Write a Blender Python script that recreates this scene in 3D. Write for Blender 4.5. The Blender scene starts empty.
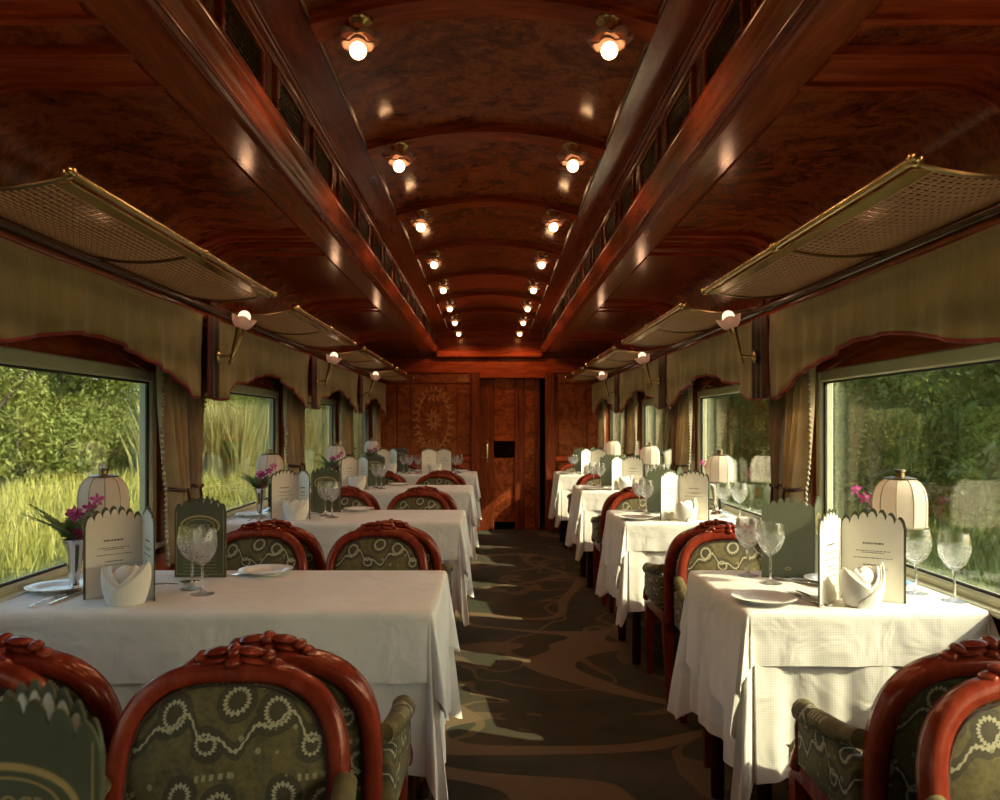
import bpy, bmesh, math, random
from mathutils import Vector, Matrix, Euler
random.seed(7)
PI = math.pi
sc = bpy.context.scene
COL = sc.collection

# ---------------------------------------------------------------- camera, sky, sun, exposure
cam_d = bpy.data.cameras.new('camera')
cam = bpy.data.objects.new('camera', cam_d)
COL.objects.link(cam)
cam.location = (0.02, 0.0, 1.25)
cam.rotation_euler = (PI / 2, 0, 0)
cam_d.sensor_width = 36.0
cam_d.lens = 28.8
cam_d.shift_x = 0.009
cam_d.shift_y = 0.025
cam_d.clip_start = 0.02
cam_d.clip_end = 500
cam_d.dof.use_dof = True
cam_d.dof.focus_distance = 2.9
cam_d.dof.aperture_fstop = 7.0
sc.camera = cam

SUN_DIR = Vector((-1.0, 0.42, -0.77)).normalized()      # the way the sunlight travels
world = bpy.data.worlds.new('sky')
sc.world = world
world.use_nodes = True
wn = world.node_tree
for n in list(wn.nodes):
    wn.nodes.remove(n)
w_out = wn.nodes.new('ShaderNodeOutputWorld')
w_bg = wn.nodes.new('ShaderNodeBackground')
w_sky = wn.nodes.new('ShaderNodeTexSky')
w_sky.sky_type = 'NISHITA'
w_sky.sun_disc = False
w_sky.sun_elevation = math.asin(-SUN_DIR.z)
w_sky.sun_rotation = math.atan2(-SUN_DIR.x, -SUN_DIR.y)
w_sky.air_density = 1.3
w_sky.dust_density = 3.0
w_bg.inputs['Strength'].default_value = 0.46
wn.links.new(w_sky.outputs[0], w_bg.inputs['Color'])
wn.links.new(w_bg.outputs[0], w_out.inputs['Surface'])

sun_d = bpy.data.lights.new('sun', 'SUN')
sun_d.energy = 7.2
sun_d.angle = math.radians(0.6)
sun_d.color = (1.0, 0.86, 0.62)
sun = bpy.data.objects.new('sun_offscreen', sun_d)
COL.objects.link(sun)
sun.rotation_euler = SUN_DIR.to_track_quat('-Z', 'Y').to_euler()
sun.location = (20, -8, 18)

vs = sc.view_settings
vs.view_transform = 'Standard'
vs.look = 'None'
vs.gamma = 1.0
vs.use_curve_mapping = False
vs.exposure = 0.40

LAMP_W = 4.0        # watts of one ceiling rose lamp
SCONCE_W = 0.22

# ---------------------------------------------------------------- node helpers
class NT:
    def __init__(self, name):
        self.mat = bpy.data.materials.new(name)
        self.mat.use_nodes = True
        self.t = self.mat.node_tree
        for n in list(self.t.nodes):
            self.t.nodes.remove(n)
        self.out = self.t.nodes.new('ShaderNodeOutputMaterial')
    def n(self, kind, **kw):
        nd = self.t.nodes.new(kind)
        for k, v in kw.items():
            setattr(nd, k, v)
        return nd
    def l(self, a, b):
        self.t.links.new(a, b)
    def setin(self, sock, v):
        if isinstance(v, bpy.types.NodeSocket):
            self.l(v, sock)
        else:
            sock.default_value = v
    def m(self, op, a, b=None, c=None, clamp=False):
        nd = self.n('ShaderNodeMath', operation=op)
        nd.use_clamp = clamp
        self.setin(nd.inputs[0], a)
        if b is not None: self.setin(nd.inputs[1], b)
        if c is not None: self.setin(nd.inputs[2], c)
        return nd.outputs[0]
    def coord(self, which='Object', scale=(1, 1, 1), rot=(0, 0, 0)):
        tc = self.n('ShaderNodeTexCoord')
        mp = self.n('ShaderNodeMapping')
        mp.inputs['Scale'].default_value = scale
        mp.inputs['Rotation'].default_value = rot
        self.l(tc.outputs[which], mp.inputs[0])
        return mp.outputs[0]
    def noise(self, vec, scale, detail=4, rough=.55, dist=0.0):
        nd = self.n('ShaderNodeTexNoise')
        if vec is not None: self.l(vec, nd.inputs['Vector'])
        nd.inputs['Scale'].default_value = scale
        nd.inputs['Detail'].default_value = detail
        nd.inputs['Roughness'].default_value = rough
        nd.inputs['Distortion'].default_value = dist
        return nd.outputs['Fac']
    def ramp(self, fac, stops):
        nd = self.n('ShaderNodeValToRGB')
        cr = nd.color_ramp
        while len(cr.elements) < len(stops):
            cr.elements.new(0.5)
        for e, (p, c) in zip(cr.elements, stops):
            e.position = p
            e.color = (*c, 1) if len(c) == 3 else c
        self.l(fac, nd.inputs[0])
        return nd.outputs[0]
    def mix(self, fac, a, b):
        nd = self.n('ShaderNodeMix', data_type='RGBA')
        self.setin(nd.inputs[0], fac)
        self.setin(nd.inputs[6], (*a, 1) if isinstance(a, tuple) and len(a) == 3 else a)
        self.setin(nd.inputs[7], (*b, 1) if isinstance(b, tuple) and len(b) == 3 else b)
        return nd.outputs[2]
    def bump(self, h, strength, dist=0.01):
        nd = self.n('ShaderNodeBump')
        nd.inputs['Strength'].default_value = strength
        nd.inputs['Distance'].default_value = dist
        self.l(h, nd.inputs['Height'])
        return nd.outputs[0]
    def pbsdf(self, color, rough=.5, metallic=0.0, normal=None, **kw):
        p = self.n('ShaderNodeBsdfPrincipled')
        self.setin(p.inputs['Base Color'], (*color, 1) if isinstance(color, tuple) and len(color) == 3 else color)
        self.setin(p.inputs['Roughness'], rough)
        p.inputs['Metallic'].default_value = metallic
        if normal is not None: self.l(normal, p.inputs['Normal'])
        for k, v in kw.items():
            self.setin(p.inputs[k.replace('_', ' ')], v)
        return p.outputs[0]
    def done(self, shader):
        self.l(shader, self.out.inputs['Surface'])
        return self.mat

def mat_wood(name, dark, mid, light, rough=.28, scale=(1, 1, 1), coat=.5, grain=1.0):
    t = NT(name)
    v = t.coord('Object', scale)
    n1 = t.noise(v, 9 * grain, 6, .6, .6)
    n2 = t.noise(v, 60 * grain, 3, .6, .2)
    f = t.m('ADD', t.m('MULTIPLY', n1, .75), t.m('MULTIPLY', n2, .25))
    col = t.ramp(f, [(.30, dark), (.50, mid), (.70, light)])
    r = t.m('ADD', rough - .13, t.m('MULTIPLY', n1, .10))
    return t.done(t.pbsdf(col, r, normal=t.bump(n2, .04, .002), Specular_IOR_Level=.30 + .35 * coat, Specular_Tint=(1.0, .55, .36, 1)))

def mat_burl(name, dark, mid, light, rough=.26, coat=.6):
    t = NT(name)
    v = t.coord('Object')
    a = t.noise(v, 5.0, 8, .68, 1.6)
    b = t.noise(v, 26, 6, .7, .8)
    f = t.m('ADD', t.m('MULTIPLY', a, .65), t.m('MULTIPLY', b, .35))
    col = t.ramp(f, [(.34, dark), (.47, mid), (.55, light), (.68, dark)])
    return t.done(t.pbsdf(col, rough - .10, normal=t.bump(b, .02, .002), Specular_IOR_Level=.55, Specular_Tint=(1.0, .52, .33, 1)))

def mat_plain(name, col, rough=.5, metallic=0.0, noise_amt=.12, nscale=30, bump=0.0, **kw):
    t = NT(name)
    v = t.coord('Object')
    n = t.noise(v, nscale, 3)
    c2 = tuple(max(0, c * (1 - 2 * noise_amt)) for c in col)
    c = t.ramp(n, [(.3, c2), (.7, col)])
    nm = t.bump(n, bump, .003) if bump else None
    return t.done(t.pbsdf(c, rough, metallic, nm, **kw))

M = {}
M['mahogany'] = mat_wood('mahogany', (.11, .017, .005), (.25, .042, .012), (.39, .080, .024), .24, (3, .35, 3))
M['mahogany_x'] = mat_wood('mahogany_cross', (.14, .021, .006), (.32, .050, .014), (.48, .095, .028), .24, (.4, 3, 3))
M['mahogany_v'] = mat_wood('mahogany_upright', (.07, .014, .005), (.16, .033, .011), (.25, .062, .021), .28, (4, 4, .5))
M['dark_wood'] = mat_wood('dark_wood', (.010, .004, .002), (.022, .007, .003), (.04, .012, .006), .3, (2, 2, .6))
M['burl'] = mat_burl('burl_veneer', (.042, .011, .004), (.20, .042, .012), (.34, .082, .024), .26)
M['burl_red'] = mat_burl('burl_veneer_red', (.07, .015, .006), (.17, .04, .013), (.26, .07, .022), .3)
M['inlay'] = mat_wood('inlay_wood', (.05, .016, .006), (.34, .13, .045), (.60, .28, .10), .35, (8, 8, 8), .3)
M['chair_wood'] = mat_wood('chair_red_wood', (.09, .011, .005), (.17, .022, .010), (.25, .042, .018), .30, (2, 2, 1), .6)
M['brass'] = mat_plain('brass', (.62, .45, .20), .25, 1.0, .1, 14)
M['old_brass'] = mat_plain('old_brass', (.26, .19, .09), .35, 1.0, .2, 14)
M['silver'] = mat_plain('silver', (.80, .78, .74), .12, 1.0, .04, 20)
M['frame_paint'] = mat_plain('window_frame_paint', (.56, .56, .38), .4, 0, .06, 12)
M['cane'] = mat_plain('rack_wire', (.50, .40, .24), .45, .35, .1, 30)
M['rubber'] = mat_plain('rubber_seal', (.03, .035, .03), .6)
M['black'] = mat_plain('black_metal', (.015, .013, .012), .4)
M['porcelain'] = mat_plain('porcelain', (.82, .80, .75), .12, 0, .02)
M['red_trim'] = mat_plain('red_piping', (.22, .014, .010), .7, 0, .2, 40)
M['green_card'] = mat_plain('green_card', (.065, .072, .034), .6, 0, .08, 60)
M['cream_card'] = mat_plain('cream_card', (.78, .74, .64), .6, 0, .03, 10)
M['gold_print'] = mat_plain('gold_print', (.50, .36, .14), .45, .4, .1, 60)
M['ink'] = mat_plain('ink', (.16, .14, .12), .6)
M['trunk'] = mat_plain('bark', (.10, .075, .05), .9, 0, .3, 8)
M['soil'] = mat_plain('meadow_soil', (.16, .17, .05), .95, 0, .3, 1.5)

def mat_cloth():
    t = NT('white_damask')
    tc = t.n('ShaderNodeTexCoord')
    sep = t.n('ShaderNodeSeparateXYZ')
    t.l(tc.outputs['UV'], sep.inputs[0])
    a = t.m('SINE', t.m('MULTIPLY', sep.outputs[0], 2 * PI / .007))
    b = t.m('SINE', t.m('MULTIPLY', sep.outputs[1], 2 * PI / .007))
    h = t.m('MAXIMUM', a, b)
    n = t.noise(t.coord('Object'), 6, 3)
    col = t.ramp(n, [(.3, (.64, .61, .55)), (.7, (.71, .68, .62))])
    cr = t.noise(t.coord('Object'), 7, 2, .45, 1.2)
    h2 = t.m('ADD', t.m('MULTIPLY', h, .00022), t.m('MULTIPLY', cr, .022))
    return t.done(t.pbsdf(col, .85, normal=t.bump(h2, .45, 1.0), Sheen_Weight=.1))
M['cloth'] = mat_cloth()
M['napkin'] = mat_plain('napkin_linen', (.72, .69, .63), .85, 0, .03, 30)

def mat_fabric(name, c1, c2, rough=.9, stripe=0.0, trans=0.0):
    t = NT(name)
    v = t.coord('Object', (1, 1, .25))
    n = t.noise(v, 60, 4, .6)
    n2 = t.noise(t.coord('Object'), 7, 3)
    f = t.m('ADD', t.m('MULTIPLY', n, .5), t.m('MULTIPLY', n2, .5))
    col = t.ramp(f, [(.35, c1), (.65, c2)])
    sh = t.pbsdf(col, rough, normal=t.bump(n, .15, .002), Sheen_Weight=.2)
    if trans:
        tr = t.n('ShaderNodeBsdfTranslucent')
        t.l(col, tr.inputs['Color'])
        mx = t.n('ShaderNodeMixShader')
        mx.inputs[0].default_value = trans
        t.l(sh, mx.inputs[1]); t.l(tr.outputs[0], mx.inputs[2])
        sh = mx.outputs[0]
    return t.done(sh)
M['valance'] = mat_fabric('valance_olive', (.165, .143, .052), (.235, .205, .078), .85)
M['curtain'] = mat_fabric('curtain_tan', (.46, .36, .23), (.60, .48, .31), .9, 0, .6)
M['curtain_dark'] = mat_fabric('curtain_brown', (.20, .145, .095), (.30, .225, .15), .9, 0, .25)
M['pom'] = mat_plain('pompom_trim', (.36, .31, .19), .9)
M['band'] = mat_fabric('dark_band_fabric', (.020, .010, .006), (.04, .02, .012), .8)
M['tie'] = mat_plain('tieback_cord', (.05, .02, .012), .8)

def mat_upholstery():
    t = NT('olive_scroll_upholstery')
    tc = t.n('ShaderNodeTexCoord')
    warp = t.n('ShaderNodeTexNoise')
    warp.inputs['Scale'].default_value = 9
    warp.inputs['Detail'].default_value = 1
    t.l(tc.outputs['UV'], warp.inputs['Vector'])
    vm = t.n('ShaderNodeVectorMath', operation='SUBTRACT')
    t.l(warp.outputs['Color'], vm.inputs[0]); vm.inputs[1].default_value = (.5, .5, .5)
    vs2 = t.n('ShaderNodeVectorMath', operation='SCALE')
    t.l(vm.outputs[0], vs2.inputs[0]); vs2.inputs['Scale'].default_value = .03
    va = t.n('ShaderNodeVectorMath', operation='ADD')
    t.l(tc.outputs['UV'], va.inputs[0]); t.l(vs2.outputs[0], va.inputs[1])
    sep = t.n('ShaderNodeSeparateXYZ')
    t.l(va.outputs[0], sep.inputs[0])
    T = .19
    u0 = t.m('DIVIDE', sep.outputs[0], T)
    v0 = t.m('DIVIDE', sep.outputs[1], T * .82)
    row = t.m('FLOOR', v0)
    u1 = t.m('ADD', u0, t.m('MULTIPLY', row, .5))
    u = t.m('FRACT', u1)
    v = t.m('FRACT', v0)
    def ring(cx, cy, r, w, beads, open_a=None):
        dx = t.m('SUBTRACT', u, cx); dy = t.m('SUBTRACT', v, cy)
        d = t.m('SQRT', t.m('ADD', t.m('MULTIPLY', dx, dx), t.m('MULTIPLY', t.m('MULTIPLY', dy, dy), .62)))
        th = t.m('ARCTAN2', dy, dx)
        ww = t.m('ADD', w * .75, t.m('MULTIPLY', t.m('SINE', t.m('MULTIPLY', th, beads)), w * .5))
        k = t.m('LESS_THAN', t.m('ABSOLUTE', t.m('SUBTRACT', d, r)), ww)
        halo = t.m('LESS_THAN', d, r + .085)
        return k, halo
    rings = [ring(.22, .56, .105, .020, 19), ring(.60, .70, .095, .022, 17), ring(.86, .24, .085, .017, 15)]
    def curve(base, amp, freq, ph, w):
        y = t.m('ADD', base, t.m('MULTIPLY', t.m('SINE', t.m('ADD', t.m('MULTIPLY', u, 2 * PI * freq), ph)), amp))
        y2 = t.m('ADD', y, t.m('MULTIPLY', t.m('SINE', t.m('MULTIPLY', u, 2 * PI * 3)), .07))
        ww = t.m('ADD', w, t.m('MULTIPLY', t.m('SINE', t.m('MULTIPLY', u, 120)), w * .45))
        d = t.m('ABSOLUTE', t.m('SUBTRACT', v, y2))
        return t.m('LESS_THAN', d, ww), t.m('LESS_THAN', d, w + .09)
    c1, h1 = curve(.36, .15, 1, 0.6, .022)
    mask = c1; halo = h1
    for k, h in rings:
        mask = t.m('MAXIMUM', mask, k); halo = t.m('MAXIMUM', halo, h)
    # comb-like dark tufts with pale dashes and small pale flecks
    uu = t.m('FRACT', t.m('MULTIPLY', u, 14))
    comb = t.m('MULTIPLY', t.m('LESS_THAN', uu, .5),
               t.m('MULTIPLY', t.m('LESS_THAN', t.m('ABSOLUTE', t.m('SUBTRACT', v, .88)), .035),
                   t.m('LESS_THAN', t.m('ABSOLUTE', t.m('SUBTRACT', u, .32)), .17)))
    mask = t.m('MAXIMUM', mask, t.m('MULTIPLY', comb, .7))
    vor = t.n('ShaderNodeTexVoronoi')
    t.l(tc.outputs['UV'], vor.inputs['Vector']); vor.inputs['Scale'].default_value = 30
    fleck = t.m('LESS_THAN', vor.outputs['Distance'], .17)
    mask = t.m('MAXIMUM', mask, t.m('MULTIPLY', fleck, .55))
    n = t.noise(tc.outputs['UV'], 90, 3, .7)
    n2 = t.noise(tc.outputs['UV'], 22, 3, .6)
    base = t.ramp(t.m('ADD', t.m('MULTIPLY', n, .5), t.m('MULTIPLY', n2, .5)), [(.36, (.050, .037, .009)), (.64, (.135, .105, .027))])
    base = t.mix(t.m('MULTIPLY', halo, .72), base, (.028, .022, .009))
    col = t.mix(t.m('MULTIPLY', mask, .8), base, (.40, .36, .22))
    return t.done(t.pbsdf(col, .8, normal=t.bump(t.m('ADD', n, mask), .15, .002)))
M['uphol'] = mat_upholstery()

def mat_carpet():
    t = NT('carpet_pile')
    v = t.coord('Object')
    n1 = t.noise(v, 1.05, 2, .5, 1.3)
    band = t.m('LESS_THAN', t.m('ABSOLUTE', t.m('SUBTRACT', n1, .52)), .017)
    n3 = t.noise(v, .8, 1, .5, .6)
    wide = t.m('MULTIPLY', t.m('LESS_THAN', t.m('ABSOLUTE', t.m('SUBTRACT', n3, .47)), .022), .8)
    n2 = t.noise(v, 130, 2, .7)
    n4 = t.noise(v, 3.0, 3, .6)
    base = t.ramp(n4, [(.35, (.020, .026, .010)), (.5, (.038, .035, .014)), (.65, (.056, .035, .015))])
    col = t.mix(t.m('MAXIMUM', t.m('MULTIPLY', band, .55), wide), base, (.18, .115, .055))
    col = t.mix(t.m('MULTIPLY', n2, .35), col, (.02, .018, .012))
    return t.done(t.pbsdf(col, .95, normal=t.bump(n2, .5, .004)))
M['carpet'] = mat_carpet()

def mat_glass(name, ior=1.5, tint=(.95, .97, .94), boost=1.0, rough=0.0, bumpy=False):
    t = NT(name)
    nm = None
    geo = t.n('ShaderNodeNewGeometry')
    gl = t.n('ShaderNodeBsdfGlossy'); gl.inputs['Roughness'].default_value = rough
    if bumpy:
        tc = t.n('ShaderNodeTexCoord')
        vor = t.n('ShaderNodeTexVoronoi'); vor.inputs['Scale'].default_value = 110
        t.l(tc.outputs['Object'], vor.inputs['Vector'])
        nm = t.bump(vor.outputs['Distance'], .9, .004)
        t.l(nm, gl.inputs['Normal'])
    tr = t.n('ShaderNodeBsdfTransparent'); tr.inputs['Color'].default_value = (*tint, 1)
    mx = t.n('ShaderNodeMixShader')
    dp = t.n('ShaderNodeVectorMath', operation='DOT_PRODUCT')
    t.l(nm if nm is not None else geo.outputs['Normal'], dp.inputs[0]); t.l(geo.outputs['Incoming'], dp.inputs[1])
    f0 = ((ior - 1) / (ior + 1)) ** 2
    k = t.m('POWER', t.m('SUBTRACT', 1.0, t.m('ABSOLUTE', dp.outputs['Value']), clamp=True), 5.0)
    fac = t.m('ADD', f0, t.m('MULTIPLY', k, 1 - f0))
    t.l(t.m('MULTIPLY', fac, boost, clamp=True), mx.inputs[0])
    t.l(tr.outputs[0], mx.inputs[1]); t.l(gl.outputs[0], mx.inputs[2])
    return t.done(mx.outputs[0])
M['pane'] = mat_glass('window_glass', 1.5, (.96, .98, .95), 1.15)
def mat_crystal(name, facets):
    t = NT(name)
    g = t.n('ShaderNodeBsdfGlass'); g.inputs['IOR'].default_value = 1.45; g.inputs['Roughness'].default_value = 0.0
    if facets:
        tc = t.n('ShaderNodeTexCoord')
        vor = t.n('ShaderNodeTexVoronoi'); vor.inputs['Scale'].default_value = 90
        t.l(tc.outputs['Object'], vor.inputs['Vector'])
        t.l(t.bump(vor.outputs['Distance'], .6, .004), g.inputs['Normal'])
    tr = t.n('ShaderNodeBsdfTransparent')
    mx = t.n('ShaderNodeMixShader'); mx.inputs[0].default_value = .25
    t.l(g.outputs[0], mx.inputs[1]); t.l(tr.outputs[0], mx.inputs[2])
    if not facets:
        return t.done(mx.outputs[0])
    fr = t.n('ShaderNodeBsdfTranslucent'); fr.inputs['Color'].default_value = (.9, .9, .86, 1)
    m2 = t.n('ShaderNodeMixShader')
    t.l(t.m('MULTIPLY', t.m('GREATER_THAN', vor.outputs['Distance'], .42), .13), m2.inputs[0])
    t.l(mx.outputs[0], m2.inputs[1]); t.l(fr.outputs[0], m2.inputs[2])
    return t.done(m2.outputs[0])
M['crystal'] = mat_crystal('cut_crystal', True)
M['clear'] = mat_crystal('clear_glass', False)

def mat_shade(name, col, trans=.45):
    t = NT(name)
    d = t.n('ShaderNodeBsdfDiffuse'); d.inputs['Color'].default_value = (*col, 1)
    tr = t.n('ShaderNodeBsdfTranslucent'); tr.inputs['Color'].default_value = (*col, 1)
    mx = t.n('ShaderNodeMixShader'); mx.inputs[0].default_value = trans
    t.l(d.outputs[0], mx.inputs[1]); t.l(tr.outputs[0], mx.inputs[2])
    return t.done(mx.outputs[0])
M['shade'] = mat_shade('lamp_shade_silk', (.76, .66, .57))
M['petal'] = mat_shade('rose_glass', (.52, .30, .23), .35)
M['petal_s'] = mat_shade('tulip_glass', (.55, .40, .36), .4)
def mat_emit(name, col, s):
    t = NT(name)
    e = t.n('ShaderNodeEmission'); e.inputs['Color'].default_value = (*col, 1); e.inputs['Strength'].default_value = s
    return t.done(e.outputs[0])
M['bulb'] = mat_emit('lit_bulb', (1.0, .62, .30), 8.0)
M['bulb_s'] = mat_emit('lit_small_bulb', (1.0, .72, .46), 1.3)

def mat_leaf(name, c1, c2, trans=.35):
    t = NT(name)
    oi = t.n('ShaderNodeObjectInfo')
    n = t.noise(t.coord('Object'), 1.3, 3)
    n2 = t.noise(t.coord('Object'), 9, 2)
    col = t.ramp(t.m('ADD', t.m('MULTIPLY', n, .5), t.m('MULTIPLY', n2, .5)), [(.38, c1), (.62, c2)])
    d = t.pbsdf(col, .6)
    tr = t.n('ShaderNodeBsdfTranslucent'); t.l(col, tr.inputs['Color'])
    mx = t.n('ShaderNodeMixShader'); mx.inputs[0].default_value = trans
    t.l(d, mx.inputs[1]); t.l(tr.outputs[0], mx.inputs[2])
    return t.done(mx.outputs[0])
M['leaf'] = mat_leaf('tree_leaf', (.14, .17, .033), (.28, .31, .075), .45)
M['grass'] = mat_leaf('meadow_grass', (.25, .26, .05), (.42, .40, .10), .35)
M['grass_r'] = mat_leaf('verge_grass', (.17, .24, .05), (.30, .36, .09), .4)
M['reed'] = mat_leaf('pale_reed', (.28, .28, .09), (.44, .40, .16), .35)
M['fern'] = mat_leaf('fern_leaf', (.08, .14, .035), (.17, .25, .07), .3)
M['orchid'] = mat_leaf('orchid_petal', (.36, .02, .14), (.60, .05, .28), .3)
M['orchid_pale'] = mat_leaf('orchid_tip', (.46, .05, .24), (.66, .14, .38), .3)

# ---------------------------------------------------------------- mesh helpers
class MB:
    def __init__(self):
        self.v = []; self.f = []; self.uv = {}
    def add(self, vs, fs, uvs=None):
        o = len(self.v)
        self.v += [tuple(p) for p in vs]
        for f in fs:
            self.f.append(tuple(i + o for i in f))
        if uvs:
            for i, q in enumerate(uvs):
                self.uv[o + i] = q
        return self
    def box(self, x0, x1, y0, y1, z0, z1, b=0.0, mat=None):
        x0, x1 = min(x0, x1), max(x0, x1); y0, y1 = min(y0, y1), max(y0, y1); z0, z1 = min(z0, z1), max(z0, z1)
        if b <= 0:
            vs = [(x, y, z) for x in (x0, x1) for y in (y0, y1) for z in (z0, z1)]
            fs = [(0, 1, 3, 2), (4, 6, 7, 5), (0, 4, 5, 1), (2, 3, 7, 6), (0, 2, 6, 4), (1, 5, 7, 3)]
        else:
            b = min(b, (x1 - x0) * .49, (y1 - y0) * .49, (z1 - z0) * .49)
            bm = bmesh.new()
            bmesh.ops.create_cube(bm, size=1)
            for q in bm.verts:
                q.co = Vector(((x0 + x1) / 2 + q.co.x * (x1 - x0), (y0 + y1) / 2 + q.co.y * (y1 - y0), (z0 + z1) / 2 + q.co.z * (z1 - z0)))
            bmesh.ops.bevel(bm, geom=bm.edges[:], offset=b, segments=1, affect='EDGES', profile=.5)
            bm.verts.ensure_lookup_table()
            vs = [tuple(q.co) for q in bm.verts]
            fs = [tuple(q.index for q in f.verts) for f in bm.faces]
            bm.free()
        if mat is not None:
            vs = [tuple(mat @ Vector(p)) for p in vs]
        return self.add(vs, fs)
    def tube(self, pts, rad, n=8, caps=True, flat=1.0, up=None):
        pts = [Vector(p) for p in pts]
        rs = rad if isinstance(rad, (list, tuple)) else [rad] * len(pts)
        vs = []; fs = []
        prev = None
        for i, p in enumerate(pts):
            d = (pts[min(i + 1, len(pts) - 1)] - pts[max(i - 1, 0)]).normalized()
            ref = Vector(up) if up else (prev if prev is not None else (Vector((0, 0, 1)) if abs(d.z) < .9 else Vector((1, 0, 0))))
            a = (ref - d * ref.dot(d)).normalized()
            prev = a
            c = d.cross(a)
            for k in range(n):
                t = 2 * PI * k / n
                vs.append(p + (a * math.cos(t) * flat + c * math.sin(t)) * rs[i])
        for i in range(len(pts) - 1):
            for k in range(n):
                fs.append((i * n + k, i * n + (k + 1) % n, (i + 1) * n + (k + 1) % n, (i + 1) * n + k))
        if caps:
            fs.append(tuple(reversed(range(n)))); fs.append(tuple(range((len(pts) - 1) * n, len(pts) * n)))
        return self.add(vs, fs)
    def lathe(self, prof, n=20, c=(0, 0, 0), mod=None, cap0=False, cap1=False):
        vs = []; fs = []
        for i, (r, z) in enumerate(prof):
            for k in range(n):
                t = 2 * PI * k / n
                rr, dz = (r, 0) if mod is None else mod(i, t, r)
                vs.append((c[0] + rr * math.cos(t), c[1] + rr * math.sin(t), c[2] + z + dz))
        for i in range(len(prof) - 1):
            for k in range(n):
                fs.append((i * n + k, i * n + (k + 1) % n, (i + 1) * n + (k + 1) % n, (i + 1) * n + k))
        if cap0: fs.append(tuple(reversed(range(n))))
        if cap1: fs.append(tuple(range((len(prof) - 1) * n, len(prof) * n)))
        return self.add(vs, fs)
    def ball(self, c, r, seg=10, rings=6, rot=None):
        rx, ry, rz = r if isinstance(r, (tuple, list)) else (r, r, r)
        R = rot.to_matrix() if rot else None
        vs = []; fs = []
        for i in range(rings + 1):
            ph = PI * i / rings
            for k in range(seg):
                t = 2 * PI * k / seg
                p = Vector((rx * math.sin(ph) * math.cos(t), ry * math.sin(ph) * math.sin(t), rz * math.cos(ph)))
                if R: p = R @ p
                vs.append(p + Vector(c))
        for i in range(rings):
            for k in range(seg):
                fs.append((i * seg + k, (i + 1) * seg + k, (i + 1) * seg + (k + 1) % seg, i * seg + (k + 1) % seg))
        return self.add(vs, fs)
    def grid(self, fn, nu, nv, uvfn=None, close=False):
        vs = []; uv = []
        for j in range(nv + 1):
            for i in range(nu + 1):
                vs.append(fn(i / nu, j / nv))
                uv.append(uvfn(i / nu, j / nv) if uvfn else (i / nu, j / nv))
        fs = [(j * (nu + 1) + i, j * (nu + 1) + i + 1, (j + 1) * (nu + 1) + i + 1, (j + 1) * (nu + 1) + i) for j in range(nv) for i in range(nu)]
        return self.add(vs, fs, uv)
    def prof_y(self, prof, y0, y1, closed=False, caps=False):
        """a cross-section of (x, z) points run along the car"""
        n = len(prof)
        vs = [(x, y0, z) for x, z in prof] + [(x, y1, z) for x, z in prof]
        fs = [(i, i + 1, n + i + 1, n + i) for i in range(n - 1)]
        if closed: fs.append((n - 1, 0, n, 2 * n - 1))
        if caps: fs += [tuple(reversed(range(n))), tuple(range(n, 2 * n))]
        return self.add(vs, fs)
    def poly(self, pts, y0, y1, mat=None):
        """an outline of (x, z) points given thickness along y"""
        n = len(pts)
        vs = [(x, y0, z) for x, z in pts] + [(x, y1, z) for x, z in pts]
        if mat is not None: vs = [tuple(mat @ Vector(p)) for p in vs]
        fs = [tuple(range(n)), tuple(reversed(range(n, 2 * n)))] + [((i + 1) % n, i, n + i, n + (i + 1) % n) for i in range(n)]
        return self.add(vs, fs)
    def mesh(self, name, mat, smooth=None):
        me = bpy.data.meshes.new(name)
        me.from_pydata(self.v, [], self.f)
        if self.uv:
            ul = me.uv_layers.new(name='uv')
            vi = [0] * len(me.loops)
            me.loops.foreach_get('vertex_index', vi)
            flat = []
            for i in vi:
                q = self.uv.get(i, (0, 0)); flat += [q[0], q[1]]
            ul.data.foreach_set('uv', flat)
        me.materials.append(M[mat] if isinstance(mat, str) else mat)
        if smooth:
            me.shade_smooth()
            me.set_sharp_from_angle(angle=math.radians(smooth))
        me.update()
        return me
    def obj(self, name, mat, parent=None, smooth=None, loc=(0, 0, 0), rotz=0.0):
        return link(name, self.mesh(name, mat, smooth), parent, loc, rotz)

def link(name, me, parent=None, loc=(0, 0, 0), rotz=0.0):
    o = bpy.data.objects.new(name, me)
    COL.objects.link(o)
    o.parent = parent
    o.location = loc
    o.rotation_euler = (0, 0, rotz)
    return o
def tag(o, label, cat=None, group=None, kind=None):
    o['label'] = label
    if cat: o['category'] = cat
    if group: o['group'] = group
    if kind: o['kind'] = kind
    return o
def thing(name, label, cat, loc=(0, 0, 0), rotz=0.0, group=None, kind=None):
    return tag(link(name, None, None, loc, rotz), label, cat, group, kind)
def copy_tree(o, parent=None):
    c = o.copy()
    COL.objects.link(c)
    c.parent = parent
    for ch in list(o.children):
        copy_tree(ch, c)
    return c
def place(proto, used, loc, rotz, label, group=None):
    o = proto if not used else copy_tree(proto)
    used.append(1)
    o.location = loc
    o.rotation_euler = (0, 0, rotz)
    o['label'] = label
    if group: o['group'] = group
    return o

# ---------------------------------------------------------------- the car: sizes in metres
P = 1.96                     # length of one window bay
Y_BACK, Y_END = -2.44, 9.42
CEN = [0.50 + P * i for i in range(5)]          # bay centres, bay 0 stands beside the camera
CEN_ALL = [CEN[0] - P] + CEN
BND = [Y_BACK + P * i for i in range(7)]        # bay boundaries (posts)
XG = 1.43                    # glass plane
ZB, ZT = .775, 1.43          # glass bottom / top
GH = .885                    # half width of the glass
ORD = {4: 'first', 3: 'second', 2: 'third', 1: 'fourth', 0: 'fifth'}
SIDE = {-1: 'four-seat', 1: 'two-seat'}

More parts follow.
